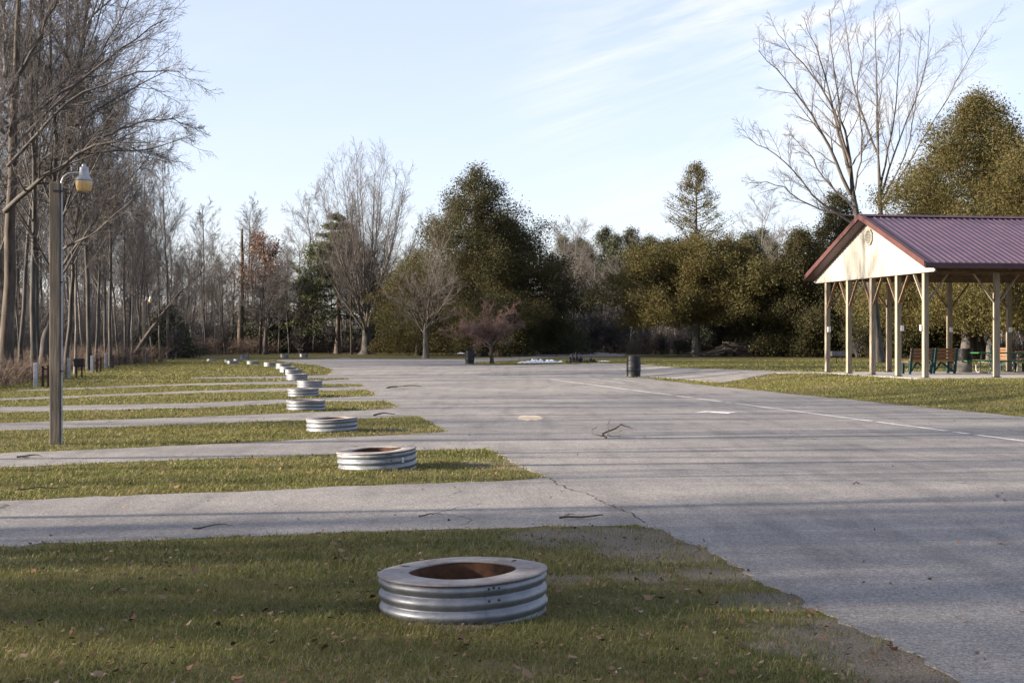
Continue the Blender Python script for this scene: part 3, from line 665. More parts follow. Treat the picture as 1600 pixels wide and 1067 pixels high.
# grove on the left beyond the frame: casts the long streaks over lawns and lot
thin = prot[4:]
rnd = random.Random(77)
for i in range(9):                                   # dense part: shades the nearest lawn
    x = rnd.uniform(-52, -17); yy = 1.5 + 7.6 * ((i * .618) % 1) + .139 * x; x = min(x, -.36 * max(yy, 0) - 10)
    put(rnd.choice(prot[:4] + spr[:2]), (x, yy, 0), rnd.uniform(0, 6.28), rnd.uniform(.85, 1.2))
for i in range(5):                                   # shade over the nearest spur
    x = rnd.uniform(-44, -22); put(rnd.choice(prot), (x, rnd.uniform(10.5, 12.5) + .139 * x, 0), rnd.uniform(0, 6.28), rnd.uniform(.85, 1.1))
for i in range(13):                                  # open part: thin stems, long streaks
    yy = 5 + i * 2.4 + rnd.uniform(-.8, .8); x = min(rnd.uniform(-34, -20), -.36 * yy - 8)
    s = rnd.uniform(.8, 1.15); put(rnd.choice(thin), (x, yy, 0), rnd.uniform(0, 6.28), s)
# --- the big tree on the left edge with the arching limb
g = np.random.default_rng(31); D = 52.; k_ = D / F
def lp(px, py, bx, by, d=0): return ((px - bx) * k_, d, (by - py) * k_)
o = tree_thing('bare_tree', 'thick dark bare tree at the left edge with a long limb arching over the lamp', at(8, D))
by = YH + F * H_CAM / D; ql, rl = trunk_line(g, 17, .22, 10, .05, (.02, 0)); v_, f_ = tubes(ql, rl, 12); obj('trunk', mesh_np('trunk', v_, [f_], True), M['bark_dark'], o)
lb = [([lp(8, 330, 8, by), lp(70, 290, 8, by, -1), lp(130, 268, 8, by, -2), lp(195, 226, 8, by, -2.5), lp(232, 237, 8, by, -2.6), lp(264, 268, 8, by, -2.6)], 0.112, .02),
      ([lp(190, 228, 8, by, -2.4), lp(235, 206, 8, by, -2), lp(285, 195, 8, by, -2), lp(322, 214, 8, by, -2)], 0.040, .015),
      ([lp(12, 200, 8, by), lp(70, 150, 8, by, 1), lp(160, 80, 8, by, 1), lp(250, 20, 8, by, 1)], 0.092, .02),
      ([lp(12, 150, 8, by), lp(60, 60, 8, by), lp(110, 0, 8, by, -1), lp(180, -70, 8, by, -1)], 0.092, .02),
      ([lp(12, 260, 8, by), lp(110, 170, 8, by, -1), lp(210, 120, 8, by, -1), lp(290, 120, 8, by, -1)], 0.073, .02),
      ([lp(14, 240, 8, by), lp(100, 120, 8, by, 1.5), lp(150, 40, 8, by, 2), lp(190, -40, 8, by, 2)], 0.066, .02),
      ([lp(8, 210, 8, by), lp(-60, 140, 8, by, -1), lp(-120, 60, 8, by, -1)], 0.092, .03), ([lp(8, 120, 8, by), lp(-20, 20, 8, by, 2), lp(-30, -80, 8, by, 2)], 0.092, .03)]
v_, f_ = explicit(lb, g, (18, 9, 6), (.36, .5, .55), (.02, .009, .006, .0045)); obj('crown', mesh_np('crown', v_, [f_], True), M['twig'], o)
# --- cottonwoods behind the pavilion
def cotton(label, bx, D, limbs, trunk, seed):
    g = np.random.default_rng(seed); k = D / F; o = tree_thing('bare_tree', label, at(bx, D), sca=(1, 1, .965)); b0 = YH + F * (H_CAM - float(o.location.z)) / D
    L = lambda pts, dd: [((px - bx) * k, dd * i / len(pts), (b0 - py) * k) for i, (px, py) in enumerate(pts)]
    tp = np.array(L(trunk, 0)); seg = np.linspace(0, len(tp) - 1, 12); i = np.minimum(seg.astype(int), len(tp) - 2); f = (seg - i)[:, None]; q = tp[i] * (1 - f) + tp[i + 1] * f
    v_, f_ = tubes(q[None], np.linspace(.34, .085, 12)[None] * np.array([1.35] + [1] * 11), 12); obj('trunk', mesh_np('trunk', v_, [f_], True), M['bark'], o)
    v_, f_ = explicit([(L(p, g.normal(0, 2.2)), r0 * .72, .02) for p, r0 in limbs], g, (13, 8, 5), (.27, .46, .52), (.03, .014, .008, .006)); obj('crown', mesh_np('crown', v_, [f_], True), M['twig_warm'], o); return o
cotton('tall bare tree with wide spreading limbs rising behind the pavilion gable', 1374, 88,
       [([(1329, 295), (1281, 197), (1232, 125), (1176, 72)], .17), ([(1331, 270), (1307, 184), (1291, 92), (1258, 5)], .18), ([(1328, 240), (1299, 141), (1248, 75), (1215, 35)], .13), ([(1328, 238), (1318, 180), (1305, 90), (1300, -10)], .13),
        ([(1337, 344), (1271, 305), (1216, 239), (1160, 210)], .12), ([(1330, 310), (1291, 270), (1265, 215), (1240, 190)], .11), ([(1337, 330), (1270, 320), (1220, 275), (1172, 275)], .1), ([(1329, 250), (1350, 215), (1366, 190)], .08), ([(1332, 300), (1345, 230), (1330, 150), (1335, 60)], .09)],
       [(1374, 575), (1362, 440), (1341, 345), (1332, 290), (1328, 235)], 41)
cotton('tall bare pale tree with upright limbs rising between the pavilion roof and the largest cedar', 1380, 124,
       [([(1372, 232), (1334, 131), (1327, 49), (1320, -5)], .15), ([(1372, 230), (1366, 148), (1365, 66), (1357, 5)], .17), ([(1374, 290), (1390, 225), (1401, 157), (1409, 89), (1412, -5)], .16), ([(1375, 300), (1396, 235), (1429, 157), (1455, 89), (1462, 15)], .15),
        ([(1376, 320), (1415, 245), (1465, 157), (1498, 85), (1520, 43)], .13), ([(1370, 225), (1372, 120), (1385, 40)], .07), ([(1375, 310), (1425, 215), (1432, 120), (1440, 40)], .1)],
       [(1382, 575), (1378, 440), (1376, 330), (1374, 270), (1372, 230)], 42)
# --- trees of the middle distance
g = np.random.default_rng(51); o = tree_thing('bare_tree', 'big bare spreading tree with many rising limbs fanning from one stout trunk', P(573, 554))
q, rr_ = trunk_line(g, 4.0, .34, 7, .02, tip=.26, flare=1.8); v_, f_ = tubes(q, rr_, 14); obj('trunk', mesh_np('trunk', v_, [f_], True), M['bark'], o)
lb = []
for i in range(30):
    az = i * 2.399 + g.normal(0, .2); s_ = math.sqrt((i + .6) / 30); zt_ = 3.9 - 2.0 * s_ * g.random(); hh = 21.5 * (1 - .42 * s_ ** 2.2) * g.uniform(.92, 1.06); RR_ = 6.9 * s_
    e = np.array([RR_ * math.cos(az), RR_ * math.sin(az), hh]); a0 = np.array([.22 * math.cos(az) * s_, .22 * math.sin(az) * s_, zt_]); o_ = np.array([math.cos(az), math.sin(az), 0])
    lb.append(([a0, a0 + (e - a0) * .3 + o_ * .55 * s_, a0 + (e - a0) * .65 + o_ * .7 * s_, e], g.uniform(.10, .15), .014))
v_, f_ = explicit(lb, g, (22, 7, 4), (.22, .5, .55), (.02, .013, .0085, .0068), (14, 34)); obj('crown', mesh_np('crown', v_, [f_], True), M['twig_pale'], o)
make_bare('bare_tree', 'slim dark bare tree standing just left of the big fan-shaped bare tree', 'forest', 52, 'bark_dark', 'twig', P(549, 554), rz=1, sca=(.85, .85, .95))
make_bare('bare_tree', 'bare tree with knotty upright trunk behind the big fan-shaped bare tree', 'spread', 53, 'bark', 'twig_pale', at(490, 165), rz=2, sca=(.8, .8, 1.12))
make_bare('bare_tree', 'small pale bare tree with rounded crown in front of the big dark cedar', 'round', 54, 'bark_pale', 'twig_warm', P(665, 559.5), rz=2.2, sca=(1.0, 1.0, 1.12))
make_bare('crabapple_tree', 'low reddish bare crabapple with wide flat crown beside the black drum', 'crab', 55, 'bark_dark', 'twig_red', P(769, 568.5), rz=.4, sca=(1.35, 1.35, 1.15))
pine('pine_tree', 'dark green pine with layered drooping branches behind the big fan-shaped bare tree', at(528, 158), 15.5, 7.4, 56)
cp = lambda t: np.clip(np.where(t < .3, .78 + .22 * t / .3, (1 - ((t - .3) / .7) ** 1.5)), 0, 1)
cr = lambda t: np.clip(np.where(t < .25, .8 + .2 * t / .25, (1 - ((t - .25) / .75) ** 1.9)), 0, 1)
cedar('cedar_tree', 'tallest dark cedar in the middle, grey trunk beside the crabapple', P(750, 557), 17.6, 6.2, 1.4, 61, nc=1500, per=34, size=.2, prof=cr, trunk=.5, lean=-.02, lobes=.4)
cedar('cedar_tree', 'broad dark cedar right of the tallest middle cedar, with a thick dark trunk', P(785, 556), 13.6, 5.6, 1.8, 62, nc=1200, per=34, size=.2, prof=cr, trunk=.55, bark='bark_dark', lobes=.4)
cedar('cedar_tree', 'golden brown low cedar behind the small pale bare tree', at(655, 142), 10.5, 4.2, .9, 63, 'cedar_gold', nc=700, per=32, size=.2, prof=cp, trunk=.3)
cedar('evergreen_shrub', 'rounded dark evergreen bush at the foot of the broad middle cedar', at(850, 150), 6, 4, .1, 64, 'spruce', nc=420, per=30, size=.2, prof=lambda t: np.sqrt(np.clip(1 - t * t, 0, 1)), trunk=.15, cat='shrub')
low = lambda t: np.clip(np.where(t < .2, .85 + .15 * t / .2, (1 - ((t - .2) / .8)) ** .62), 0, 1)
cedar('cedar_tree', 'golden cedar with wide low crown and a thin open spire', P(1088, 557), 17.8, 6.6, 3.9, 65, 'cedar_gold', nc=1500, per=36, size=.2, prof=lambda t: np.clip(np.where(t < .5, np.sqrt(np.clip(1 - (np.maximum(t - .12, 0) / .5) ** 2, 0, 1)) + .04, 0), 0, 1), trunk=.36, bark='bark_pale', spire=(7.8, 120, 5.0))
cedar('cedar_tree', 'narrow dark cedar directly right of the spired golden cedar', at(1168, 160), 13.5, 3.1, 2.4, 66, 'spruce', nc=900, per=34, size=.2, prof=low, trunk=.3)
cedar('cedar_tree', 'olive cone-shaped cedar left of the pavilion', at(1250, 128), 11.5, 3.7, .5, 67, 'cedar', nc=1000, per=34, size=.19, prof=low, trunk=.3)
cedar('cedar_tree', 'olive cedar behind the bare tree left of the pavilion roof', at(1310, 135), 15.5, 4.2, .8, 68, nc=1000, per=34, size=.2, prof=low, trunk=.3)
cedar('cedar_tree', 'huge golden cedar with several trunks behind the pavilion', at(1530, 112), 21, 8.4, 3.6, 69, 'cedar_gold', nc=2600, per=36, size=.2, prof=cp, trunk=.5, trunks=[(-.9, 0, .45, -.05), (0, .4, .5, .02), (.9, -.2, .42, .04)])
cedar('cedar_tree', 'golden cedar behind the pavilion roof at the right edge', at(1640, 104), 17, 7, 3.0, 70, 'cedar_gold', nc=1700, per=36, size=.2, prof=cp, trunk=.5)
cedar('cedar_tree', 'dense dark cedar seen between the pavilion posts', at(1425, 122), 10, 4.6, .8, 71, 'cedar', nc=1300, per=34, size=.2, prof=cp, trunk=.45)
cedar('cedar_tree', 'low dark evergreen growing between two barrels left of the spired cedar', at(952, 172), 6.2, 3.2, .2, 72, 'spruce', nc=450, per=30, size=.22, prof=low, trunk=.2)
# --- far wood between the cedars
FAR = 'far conifers between the big cedars'
sp = cedar('spruce_tree', 'pointed dark spruce in the far wood between the cedars', at(985, 205), 17.5, 4.0, .5, 73, 'spruce', nc=700, per=26, size=.26, prof=low, trunk=.25, group=FAR)
for px, d, s in ((880, 215, .98), (915, 208, .9), (945, 212, 1.04), (962, 205, .95), (1015, 215, .98), (1035, 210, .9), (1055, 205, .8), (905, 225, 1.0), (1190, 205, 1.0), (1210, 195, .85)):
    dup(sp, at(px, d), rnd.uniform(0, 6.28), (s * rnd.uniform(.85, 1.15), s, s))
FB = 'pale bare trees of the far wood'
fb = make_bare('bare_tree', 'pale bare tree in the far wood between the big cedars', 'spread', 74, 'bark_pale', 'twig_pale', at(878, 190), FB, sca=(.9, .9, .85))
for px, d, s in ((900, 188, .72), (925, 185, .62), (955, 182, .55), (975, 180, .5), (1005, 185, .6), (1180, 180, .95), (890, 200, .9), (1030, 190, .75), (1130, 190, .8), (1225, 165, .7)):
    dup(fb, at(px, d), rnd.uniform(0, 6.28), (s * 1.2, s * 1.2, s))
# --- back of the left half: bare wood behind the lawn
BW = 'bare trees along the back of the lawn'
bt = [make_bare('bare_tree', 'bare grey tree in the wood along the back of the lawn', 'forest', 80 + i, 'bark', 'twig', (0, 0, 0), BW) for i in range(2)] + [make_bare('bare_tree', 'bare grey tree in the wood along the back of the lawn', 'spread', 85, 'bark_dark', 'twig', (0, 0, 0), BW)]
for i, (px, d, s) in enumerate([(322, 152, .95), (345, 160, .7), (352, 150, .62), (388, 175, 1.1), (400, 172, 1.05), (412, 158, .6), (436, 160, .66), (452, 158, .72), (468, 168, .8), (505, 170, .75), (520, 175, .9), (535, 178, .7), (588, 172, .7), (605, 175, .75), (620, 170, .7), (640, 176, .8), (660, 180, .8), (700, 182, .7), (300, 158, .62), (282, 150, .6), (365, 170, .72), (425, 172, .8), (480, 160, .6)]):
    put(bt[i % 3], at(px, d), rnd.uniform(0, 6.28), (s, s, s))
make_bare('bare_tree', 'crooked dark tree with forked trunk below the russet leaves', 'round', 87, 'bark_dark', 'twig', at(415, 150), rz=1.1, sca=(1.1, 1.1, 1.2))
# russet oak
o = tree_thing('oak_tree', 'tree still holding russet dead leaves at the back of the lawn', at(408, 153)); g = np.random.default_rng(88)
(tv, tf), (cv, cf), tips = bare_meshes('sparse', 88); obj('trunk', mesh_np('trunk', tv, [tf], True), M['bark_dark'], o); obj('limbs', mesh_np('limbs', cv, [cf], True), M['twig'], o)
cs = tips[0][:, -1]; cs = cs[(cs[:, 2] > 2.5)]; v_, f_ = leaves_mesh(cs, g, 13, (.4, .4, .4), .10); obj('leaves', mesh_np('leaves', v_, [f_]), M['oakleaf'], o)
o.scale = (1.1, 1.1, .95)
# dead snag
o = tree_thing('dead_tree', 'broken dark dead trunk standing above the russet oak', at(376, 160)); g = np.random.default_rng(89)
q, r = trunk_line(g, 14.0, .26, 14, .07, tip=.12, flare=1.3); l1 = child(q, r, g, 12, .45, .99, (30, 75), .12, 5, .05, .2, .3, .05); v_, f_ = tubes(q, r, 9)
obj('trunk', mesh_np('trunk', v_, [f_], True), M['bark_dark'], o); v_, f_ = tubes(*l1, 5); obj('limbs', mesh_np('limbs', v_, [f_], True), M['bark_dark'], o)
# leaning dead trunk in the left wood
o = tree_thing('fallen_tree', 'dark fallen trunk leaning against the trees at the left woodland edge', at(212, 93)); g = np.random.default_rng(90); k = 93 / F
q = np.zeros((1, 8, 3)); f = np.linspace(0, 1, 8); q[0, :, 0] = (f * 62) * k; q[0, :, 2] = .6 + f ** .9 * 100 * k; q[0, :, 1] = 1.5 * f
r = np.linspace(.2, .06, 8)[None]; l1 = child(q, r, g, 9, .4, 1, (30, 60), .22, 5, .05, .15, .5, .02); v_, f_ = tubes(q, r, 8); obj('trunk', mesh_np('trunk', v_, [f_], True), M['bark_dark'], o)
v_, f_ = tubes(*l1, 4); obj('branches', mesh_np('branches', v_, [f_], True), M['bark_dark'], o)
# --- far mass of bare wood behind everything, one stuff object
g = np.random.default_rng(95); pr = []
for i in range(5):
    (tv, tf), (cv, cf), _ = bare_meshes('lite', 300 + i); pr.append(join([(tv, tf), (cv, cf)]))
spots = []
for i in range(120): d = g.uniform(165, 250); px = g.uniform(200, 1330); spots.append((at(px, d), g.uniform(.6, .95)))
for i in range(95): d = g.uniform(95, 190); px = -160 + g.uniform(0, 1) * (400 * (d - 60) / 100); spots.append((at(min(px, 310), d + 12), g.uniform(.65, .95)))
for i in range(40): d = g.uniform(135, 200); px = g.uniform(1250, 1750); spots.append((at(px, d), g.uniform(.5, .8)))
pp = []
for (c, s) in spots:
    v, f = pr[g.integers(5)]; a = g.uniform(0, 6.28); ca, sa = math.cos(a), math.sin(a); m3 = np.array([[ca, -sa, 0], [sa, ca, 0], [0, 0, 1]]) * s
    pp.append((v @ m3.T + np.array(c), f))
v_, f_ = join(pp); tag(obj('distant_woodland', mesh_np('distant_woodland', v_, [f_]), M['twig']), kind='stuff')
# --- undergrowth: dry stems and brambles along the feet of the woods
def thicket(name, segs, n_m, h0, h1, dep, m, seed, rad=.012):
    g = np.random.default_rng(seed); A = []
    for (x1, y1), (x2, y2) in segs:
        L = math.hypot(x2 - x1, y2 - y1); n = int(L * n_m); t = g.random(n); w_ = g.random(n) ** 1.3 * dep
        nx_, ny_ = -(y2 - y1) / L, (x2 - x1) / L
        if ((-nx_ + .6 * ny_) if x1 < -8 else ny_) < 0: nx_, ny_ = -nx_, -ny_
        A.append(np.stack([x1 + (x2 - x1) * t + nx_ * w_, y1 + (y2 - y1) * t + ny_ * w_], -1))
    b = np.concatenate(A); n = len(b); z0 = G(b[:, 0], b[:, 1]); hump = .45 + .75 * np.abs(np.sin(b[:, 0] * .9 + 1.7 * np.sin(b[:, 1] * .5 + b[:, 0] * .23)))
    h = g.uniform(h0, h1, n) * hump; q = np.zeros((n, 4, 3)); d = g.normal(0, .35, (n, 2)); cv = g.normal(0, .3, (n, 2))
    for s in range(4):
        f = s / 3; q[:, s, :2] = b + d * h[:, None] * f + cv * h[:, None] * f * f; q[:, s, 2] = z0 + h * (f - .18 * f * f)
    r = np.tile(np.linspace(rad, rad * .5, 4), (n, 1)); l2 = child(q, r, g, 4, .2, 1, (25, 65), .45, 3, .03, .2, .8, rad * .55)
    v, f = join([tubes(q, r, 3), tubes(*l2, 3)]); return tag(obj(name, mesh_np(name, v, [f]), M[m]), kind='stuff')
def gs(*l): 
    w_ = [tuple(at(*p))[:2] for p in l]; return list(zip(w_[:-1], w_[1:]))
thicket('dry_undergrowth', gs((-200, 40), (0, 47), (60, 55), (110, 62)), 120, .3, 1.0, 4, 'brush', 1, .009)
thicket('dry_undergrowth', gs((105, 72), (150, 80), (200, 92), (262, 98)), 100, .35, 1.3, 5, 'brush', 2, .012)
thicket('dry_undergrowth', gs((262, 130), (330, 150), (450, 165), (700, 168)), 60, .7, 2.0, 7, 'brush', 3, .02)
thicket('dry_undergrowth', gs((700, 168), (840, 172), (1000, 178)), 60, .8, 2.6, 7, 'brush', 4, .02)
thicket('dry_undergrowth', gs((990, 148), (1080, 150), (1200, 140), (1300, 132), (1480, 126), (1760, 120)), 60, .7, 2.3, 6, 'brush', 5, .018)
thicket('dark_thicket', gs((230, 160), (330, 178), (480, 188), (720, 190)), 60, 2.5, 6.5, 12, 'twig', 6, .03)
thicket('dark_thicket', gs((-250, 84), (0, 88), (130, 112), (230, 150)), 55, 2.0, 5.5, 14, 'twig', 7, .02)
thicket('dark_thicket', gs((720, 196), (1000, 200), (1260, 172), (1700, 150)), 50, 2.0, 6.0, 12, 'twig', 8, .03)
# shrubs
sh = make_bare('bare_shrub', 'leafless grey brown shrub in the brush along the wood edge', 'shrub', 120, 'bark', 'twig', at(835, 158), 'bare shrubs along the wood edge', cat='shrub')
for px, d, s in ((868, 168, 1.6), (890, 165, 1.5), (905, 170, 2.2), (945, 168, 2.6), (968, 170, 2.4), (1010, 150, 1.2), (1035, 148, 1.3), (1060, 150, 1.2), (1130, 140, 2.3), (1150, 136, 2.6), (1185, 140, 2.8), (1160, 148, 3.2), (885, 155, 2.6), (925, 160, 3.0), (955, 158, 2.4), (1175, 134, 1.2), (1340, 122, 1.2), (1365, 120, 1.1), (300, 140, 1), (350, 152, 1.4), (470, 160, 1.6), (515, 160, 1.5), (610, 162, 1.5), (700, 162, 1.6), (270, 112, 1.1)):
    dup(sh, at(px, d), rnd.uniform(0, 6.28), s)
# dark low evergreens under the wood
es = cedar('evergreen_shrub', 'low dark evergreen in the shade under the bare wood', at(262, 122), 4.2, 2.3, .2, 121, 'spruce', nc=260, per=24, size=.2, prof=low, trunk=.12, group='low dark evergreens under the bare wood', cat='shrub')
for px, d, s in ((430, 168, 1.5), (395, 170, 1.3), (470, 170, 1.2), (700, 172, 1.4), (735, 175, 1.6), (800, 172, 1.3), (600, 172, 1.3), (1110, 150, 1.1)):
    dup(es, at(px, d), rnd.uniform(0, 6.28), s)
#ENDTREES

# ------------------------------------------------------------------ fire rings
def ring_thing(label, loc, d, h, rz, tilt=(0, 0), detail=True, sticker=False, group='corrugated metal fire rings'):
    R = d / 2; o = thing('fire_ring', label, 'fire ring', loc, rz, group); o.rotation_euler = (tilt[0], tilt[1], rz)
    n = 96 if detail else 40; nw = 3; prof = []; steps = 48 if detail else 24
    for i in range(steps + 1):
        z = -.03 + (h - .006 + .03) * i / steps; ph = (z / h) * nw * 2 * math.pi
        prof.append((R * .948 + R * .046 * ((1.001 + math.cos(ph + math.pi)) / 2) ** .5, z))
    b = MB().lathe(prof, n)
    sd_ = hash(label) % 97 if False else sum(map(ord, label)) % 97
    def dent(mb):
        q = []
        for x, y, z in mb.v:
            a = math.atan2(y, x); k = 1 + .005 * math.sin(2 * a + sd_) + .004 * math.sin(5 * a + 2 * sd_) + .003 * math.sin(9 * a + 3 * sd_ + 14 * z); q.append((x * k, y * k, z + .003 * math.sin(3 * a + sd_)))
        mb.v = q; return mb
    bo = dent(b).build('corrugated_wall', M['galv'], o)
    Ri = R * .635
    fl = MB().lathe([(R * 1.0, h - .006), (R * 1.004, h - .002), (R * 1.0, h + .004), (R * .97, h + .006), (Ri + .004, h + .006), (Ri, h + .002), (Ri, h - .006)], n, close=True)
    dent(fl).build('rim_plate', M['flange'], o)
    MB().lathe([(Ri - .001, h - .007), (Ri - .002, .01)], n).build('inner_wall', M['rust'], o)
    MB().disc(Ri, .03, 40).build('ash_bed', M['ash'], o)
    if detail:
        s = MB(); a0 = -math.pi / 2 + .30
        V = []; K = 30
        for i in range(K + 1):
            z = -.03 + (h - .004 + .03) * i / K; ph = (z / h) * nw * 2 * math.pi; r = R * .948 + R * .046 * ((1.001 + math.cos(ph + math.pi)) / 2) ** .5 + .003
            for da in (0, .35): V.append((r * math.cos(a0 + da), r * math.sin(a0 + da), z))
            V.append((r * math.cos(a0 + .175) * 1.0, r * math.sin(a0 + .175), z))
        s.add(V, [(3 * i, 3 * i + 2, 3 * i + 5, 3 * i + 3) for i in range(K)] + [(3 * i + 2, 3 * i + 1, 3 * i + 4, 3 * i + 5) for i in range(K)], True)
        dent(s).build('lap_seam', M['galv'], bo)
        for da, zz in ((.03, .86), (.09, .88), (.15, .86), (.03, .56), (.15, .56)):
            a = a0 + da; r = R * 1.0
            bt_ = MB().lathe([(.0, .004), (.005, .003), (.007, 0), (.007, -.01)], 8, Matrix.Translation((r * math.cos(a), r * math.sin(a), zz * h)) @ Matrix.Rotation(a, 4, 'Z') @ Matrix.Rotation(math.pi / 2, 4, 'Y'))
            bt_.build('bolt', M['black_iron'], bo)
        for a in (.75, 1.9, 2.6, 3.9, 5.6):
            x, y = R * .83 * math.cos(a), R * .83 * math.sin(a); mm = Matrix.Translation((x, y, h + .007)) @ Matrix.Rotation(a + .4, 4, 'Z')
            MB().add([(.018 * math.cos(2 * math.pi * k / 10) * 1.8, .011 * math.sin(2 * math.pi * k / 10), 0) for k in range(10)], [tuple(range(10))], False, mm).build('bolt_slot', M['gap_black'], o)
    if sticker:
        r = R * 1.006; a1 = -math.pi / 2 + .78; V = []; zc = h * .52
        for k in range(5):
            a = a1 + (k - 2) * .016; V += [(r * math.cos(a), r * math.sin(a), zc - .026), (r * math.cos(a), r * math.sin(a), zc + .026)]
        st = MB().add(V, [(2 * k, 2 * k + 2, 2 * k + 3, 2 * k + 1) for k in range(4)]).build('sticker', M['white'], o)
        V = []; r += .002
        pr_ = MB()
        for (u0, u1, z0, z1) in ((-.018, .018, .008, .018), (-.022, .022, -.016, .0)):
            V = []
            for k in range(5):
                a = a1 + u0 + (u1 - u0) * k / 4; V += [(r * math.cos(a), r * math.sin(a), zc + z0), (r * math.cos(a), r * math.sin(a), zc + z1)]
            pr_.add(V, [(2 * k, 2 * k + 2, 2 * k + 3, 2 * k + 1) for k in range(4)])
        pr_.build('print', M['ink'], st)
    return o
zt = lambda ty, h=.23: F * (H_CAM - h) / (ty - YH)
names = ['nearest and largest fire ring on the shaded front lawn, rusty inside', 'second nearest fire ring, tilted, with a small white sticker on its side', 'third nearest fire ring, low and slightly tilted, on a sunny strip of lawn', 'fourth nearest fire ring, three bright ribs, at the end of its lawn strip', 'fifth nearest fire ring, directly behind the fourth', 'sixth nearest fire ring, set right of the row']
tilts = [(.0, -.035), (.02, -.055), (.01, -.03), (0, .01), (0, -.02), (0, 0)]
for i, ((px, ty, wd), lab) in enumerate(zip(ring_px, names)):
    Z = zt(ty); ring_thing(lab, ((px - 800) / F * Z, Z, 0), wd * Z / F, .225, 0, tilts[i], i < 4, i == 1)
farr = [(464, 585.5, 594, 34, 'seventh fire ring of the row, overlapping the one behind it'), (458, 578.5, 586, 30, 'eighth fire ring of the row, between the seventh and ninth'), (450, 574, 582, 27, 'ninth fire ring of the row, half hidden behind the eighth'), (443, 569, 576.5, 24, 'tenth fire ring of the row, at the bend to the left'),
        (422.5, 567, 572.8, 21, 'low fire ring left of the bend of the row'), (395, 565, 569.5, 19.5, 'low fire ring midway along the far left branch of the row'), (363.5, 564.5, 568.8, 18, 'front fire ring of the overlapping far group'), (330.5, 561.5, 564.6, 15, 'leftmost of the far fire rings, alone on the lawn'),
        (357, 562.5, 566, 13, 'far fire ring partly hidden behind the front one of the overlapping group'), (372, 561.6, 565, 14.5, 'low far fire ring just below the tall pale one'), (382.5, 555, 562, 14, 'tall pale far fire ring behind the overlapping group'),
        (444, 554, 559.4, 14, 'pale far fire ring left of the last one, at the wood'), (474.5, 553, 558, 13, 'farthest pale fire ring, rightmost at the far end of the lot')]
for px, t_, b_, wd, lab in farr:
    p = P(px, b_); Z = p.y; ring_thing(lab, p, wd * Z / F, (b_ - t_) * Z / F + .03, 0, (0, 0), False)
# ------------------------------------------------------------------ lamp posts
def lamp_post(label, loc, H, group='timber lamp posts'):
    o = thing('lamp_post', label, 'lamp post', loc, R_(4), group)
    b = MB(); b.box((0, 0, H / 2 - .1), (.155, .155, H + .2), None, .014); b.build('timber_pole', M['timber'], o)
    c = MB(); x = .097; c.tube([(x, -.03, -.05), (x, -.03, H * .3), (x, -.03, H * .6), (x, -.03, H - .12), (x, -.03, H + .02), (x + .03, -.03, H + .09), (x + .10, -.03, H + .14), (x + .2, -.03, H + .155), (x + .27, -.03, H + .155)], .0165, 10)
    co = c.build('conduit_arm', M['alu'], o)
    s = MB(); s.box((x - .045, -.04, H - .13), (.13, .085, .03))
    for z in (H * .28, H * .62): s.box((x - .02, -.03, z), (.075, .05, .02))
    s.build('strap', M['black_iron'], o)
    hx = x + .335; m = Matrix.Translation((hx, -.03, H))
    hd = MB().lathe([(0, .29), (.03, .288), (.034, .262), (.034, .25), (.06, .24), (.068, .22), (.068, .12), (.072, .115), (.125, .055), (.128, .03), (.12, .03)], 28, m).build('lamp_housing', M['alu'], o)
    MB().lathe([(.122, .032), (.124, .0), (.112, -.10), (.104, -.118), (.09, -.124), (0, -.126)], 28, m).build('lens', M['amber'], o)
    return o
p = P(87, 694); lamp_post('tall weathered timber lamp post with amber lens on the left lawn', p, 3.98)
p = P(225, 568); lamp_post('distant thin lamp post standing before the left woodland', p, 4.15)
# ------------------------------------------------------------------ campsite hookup posts
def hookup(label, px, by, full):
    p = P(px, by); o = thing('hookup_post', label, 'utility post', p, R_(6), 'campsite hookup posts'); s = 1
    MB().box((0, 0, .38), (.12, .12, .86), None, .012).build('grey_post', M['greypost'], o)
    if full:
        for dx in (.28, .50): MB().box((dx, .05, .25), (.055, .055, .56), None, .006).build('leg', M['rustpost'], o)
        bx = MB().box((.39, .05, .64), (.40, .2, .34), None, .03).build('meter_box', M['black_iron'], o); MB().box((.39, -.055, .64), (.3, .015, .24)).build('lid', M['black_iron'], bx)
    else:
        for dx, hh in ((.22, .74), (.40, .76)): MB().box((dx, .05, hh / 2 - .03), (.075, .07, hh), None, .006).build('leg', M['rustpost'], o)
        MB().box((.31, .05, .6), (.12, .03, .05)).build('crossbar', M['rustpost'], o)
    return o
for px, by, fu, lab in ((56, 605, 0, 'grey and dark red hookup posts left of the lamp post, nearest of the five'), (108, 591, 1, 'hookup post carrying a black meter box on two legs'), (144, 582, 0, 'grey hookup post with two dark legs, next beyond the black meter box'), (165, 575, 0, 'grey hookup post with two dark legs, second beyond the black meter box'), (177.5, 570, 0, 'farthest small hookup post with dark legs near the left woodland')):
    hookup(lab, px, by, fu)
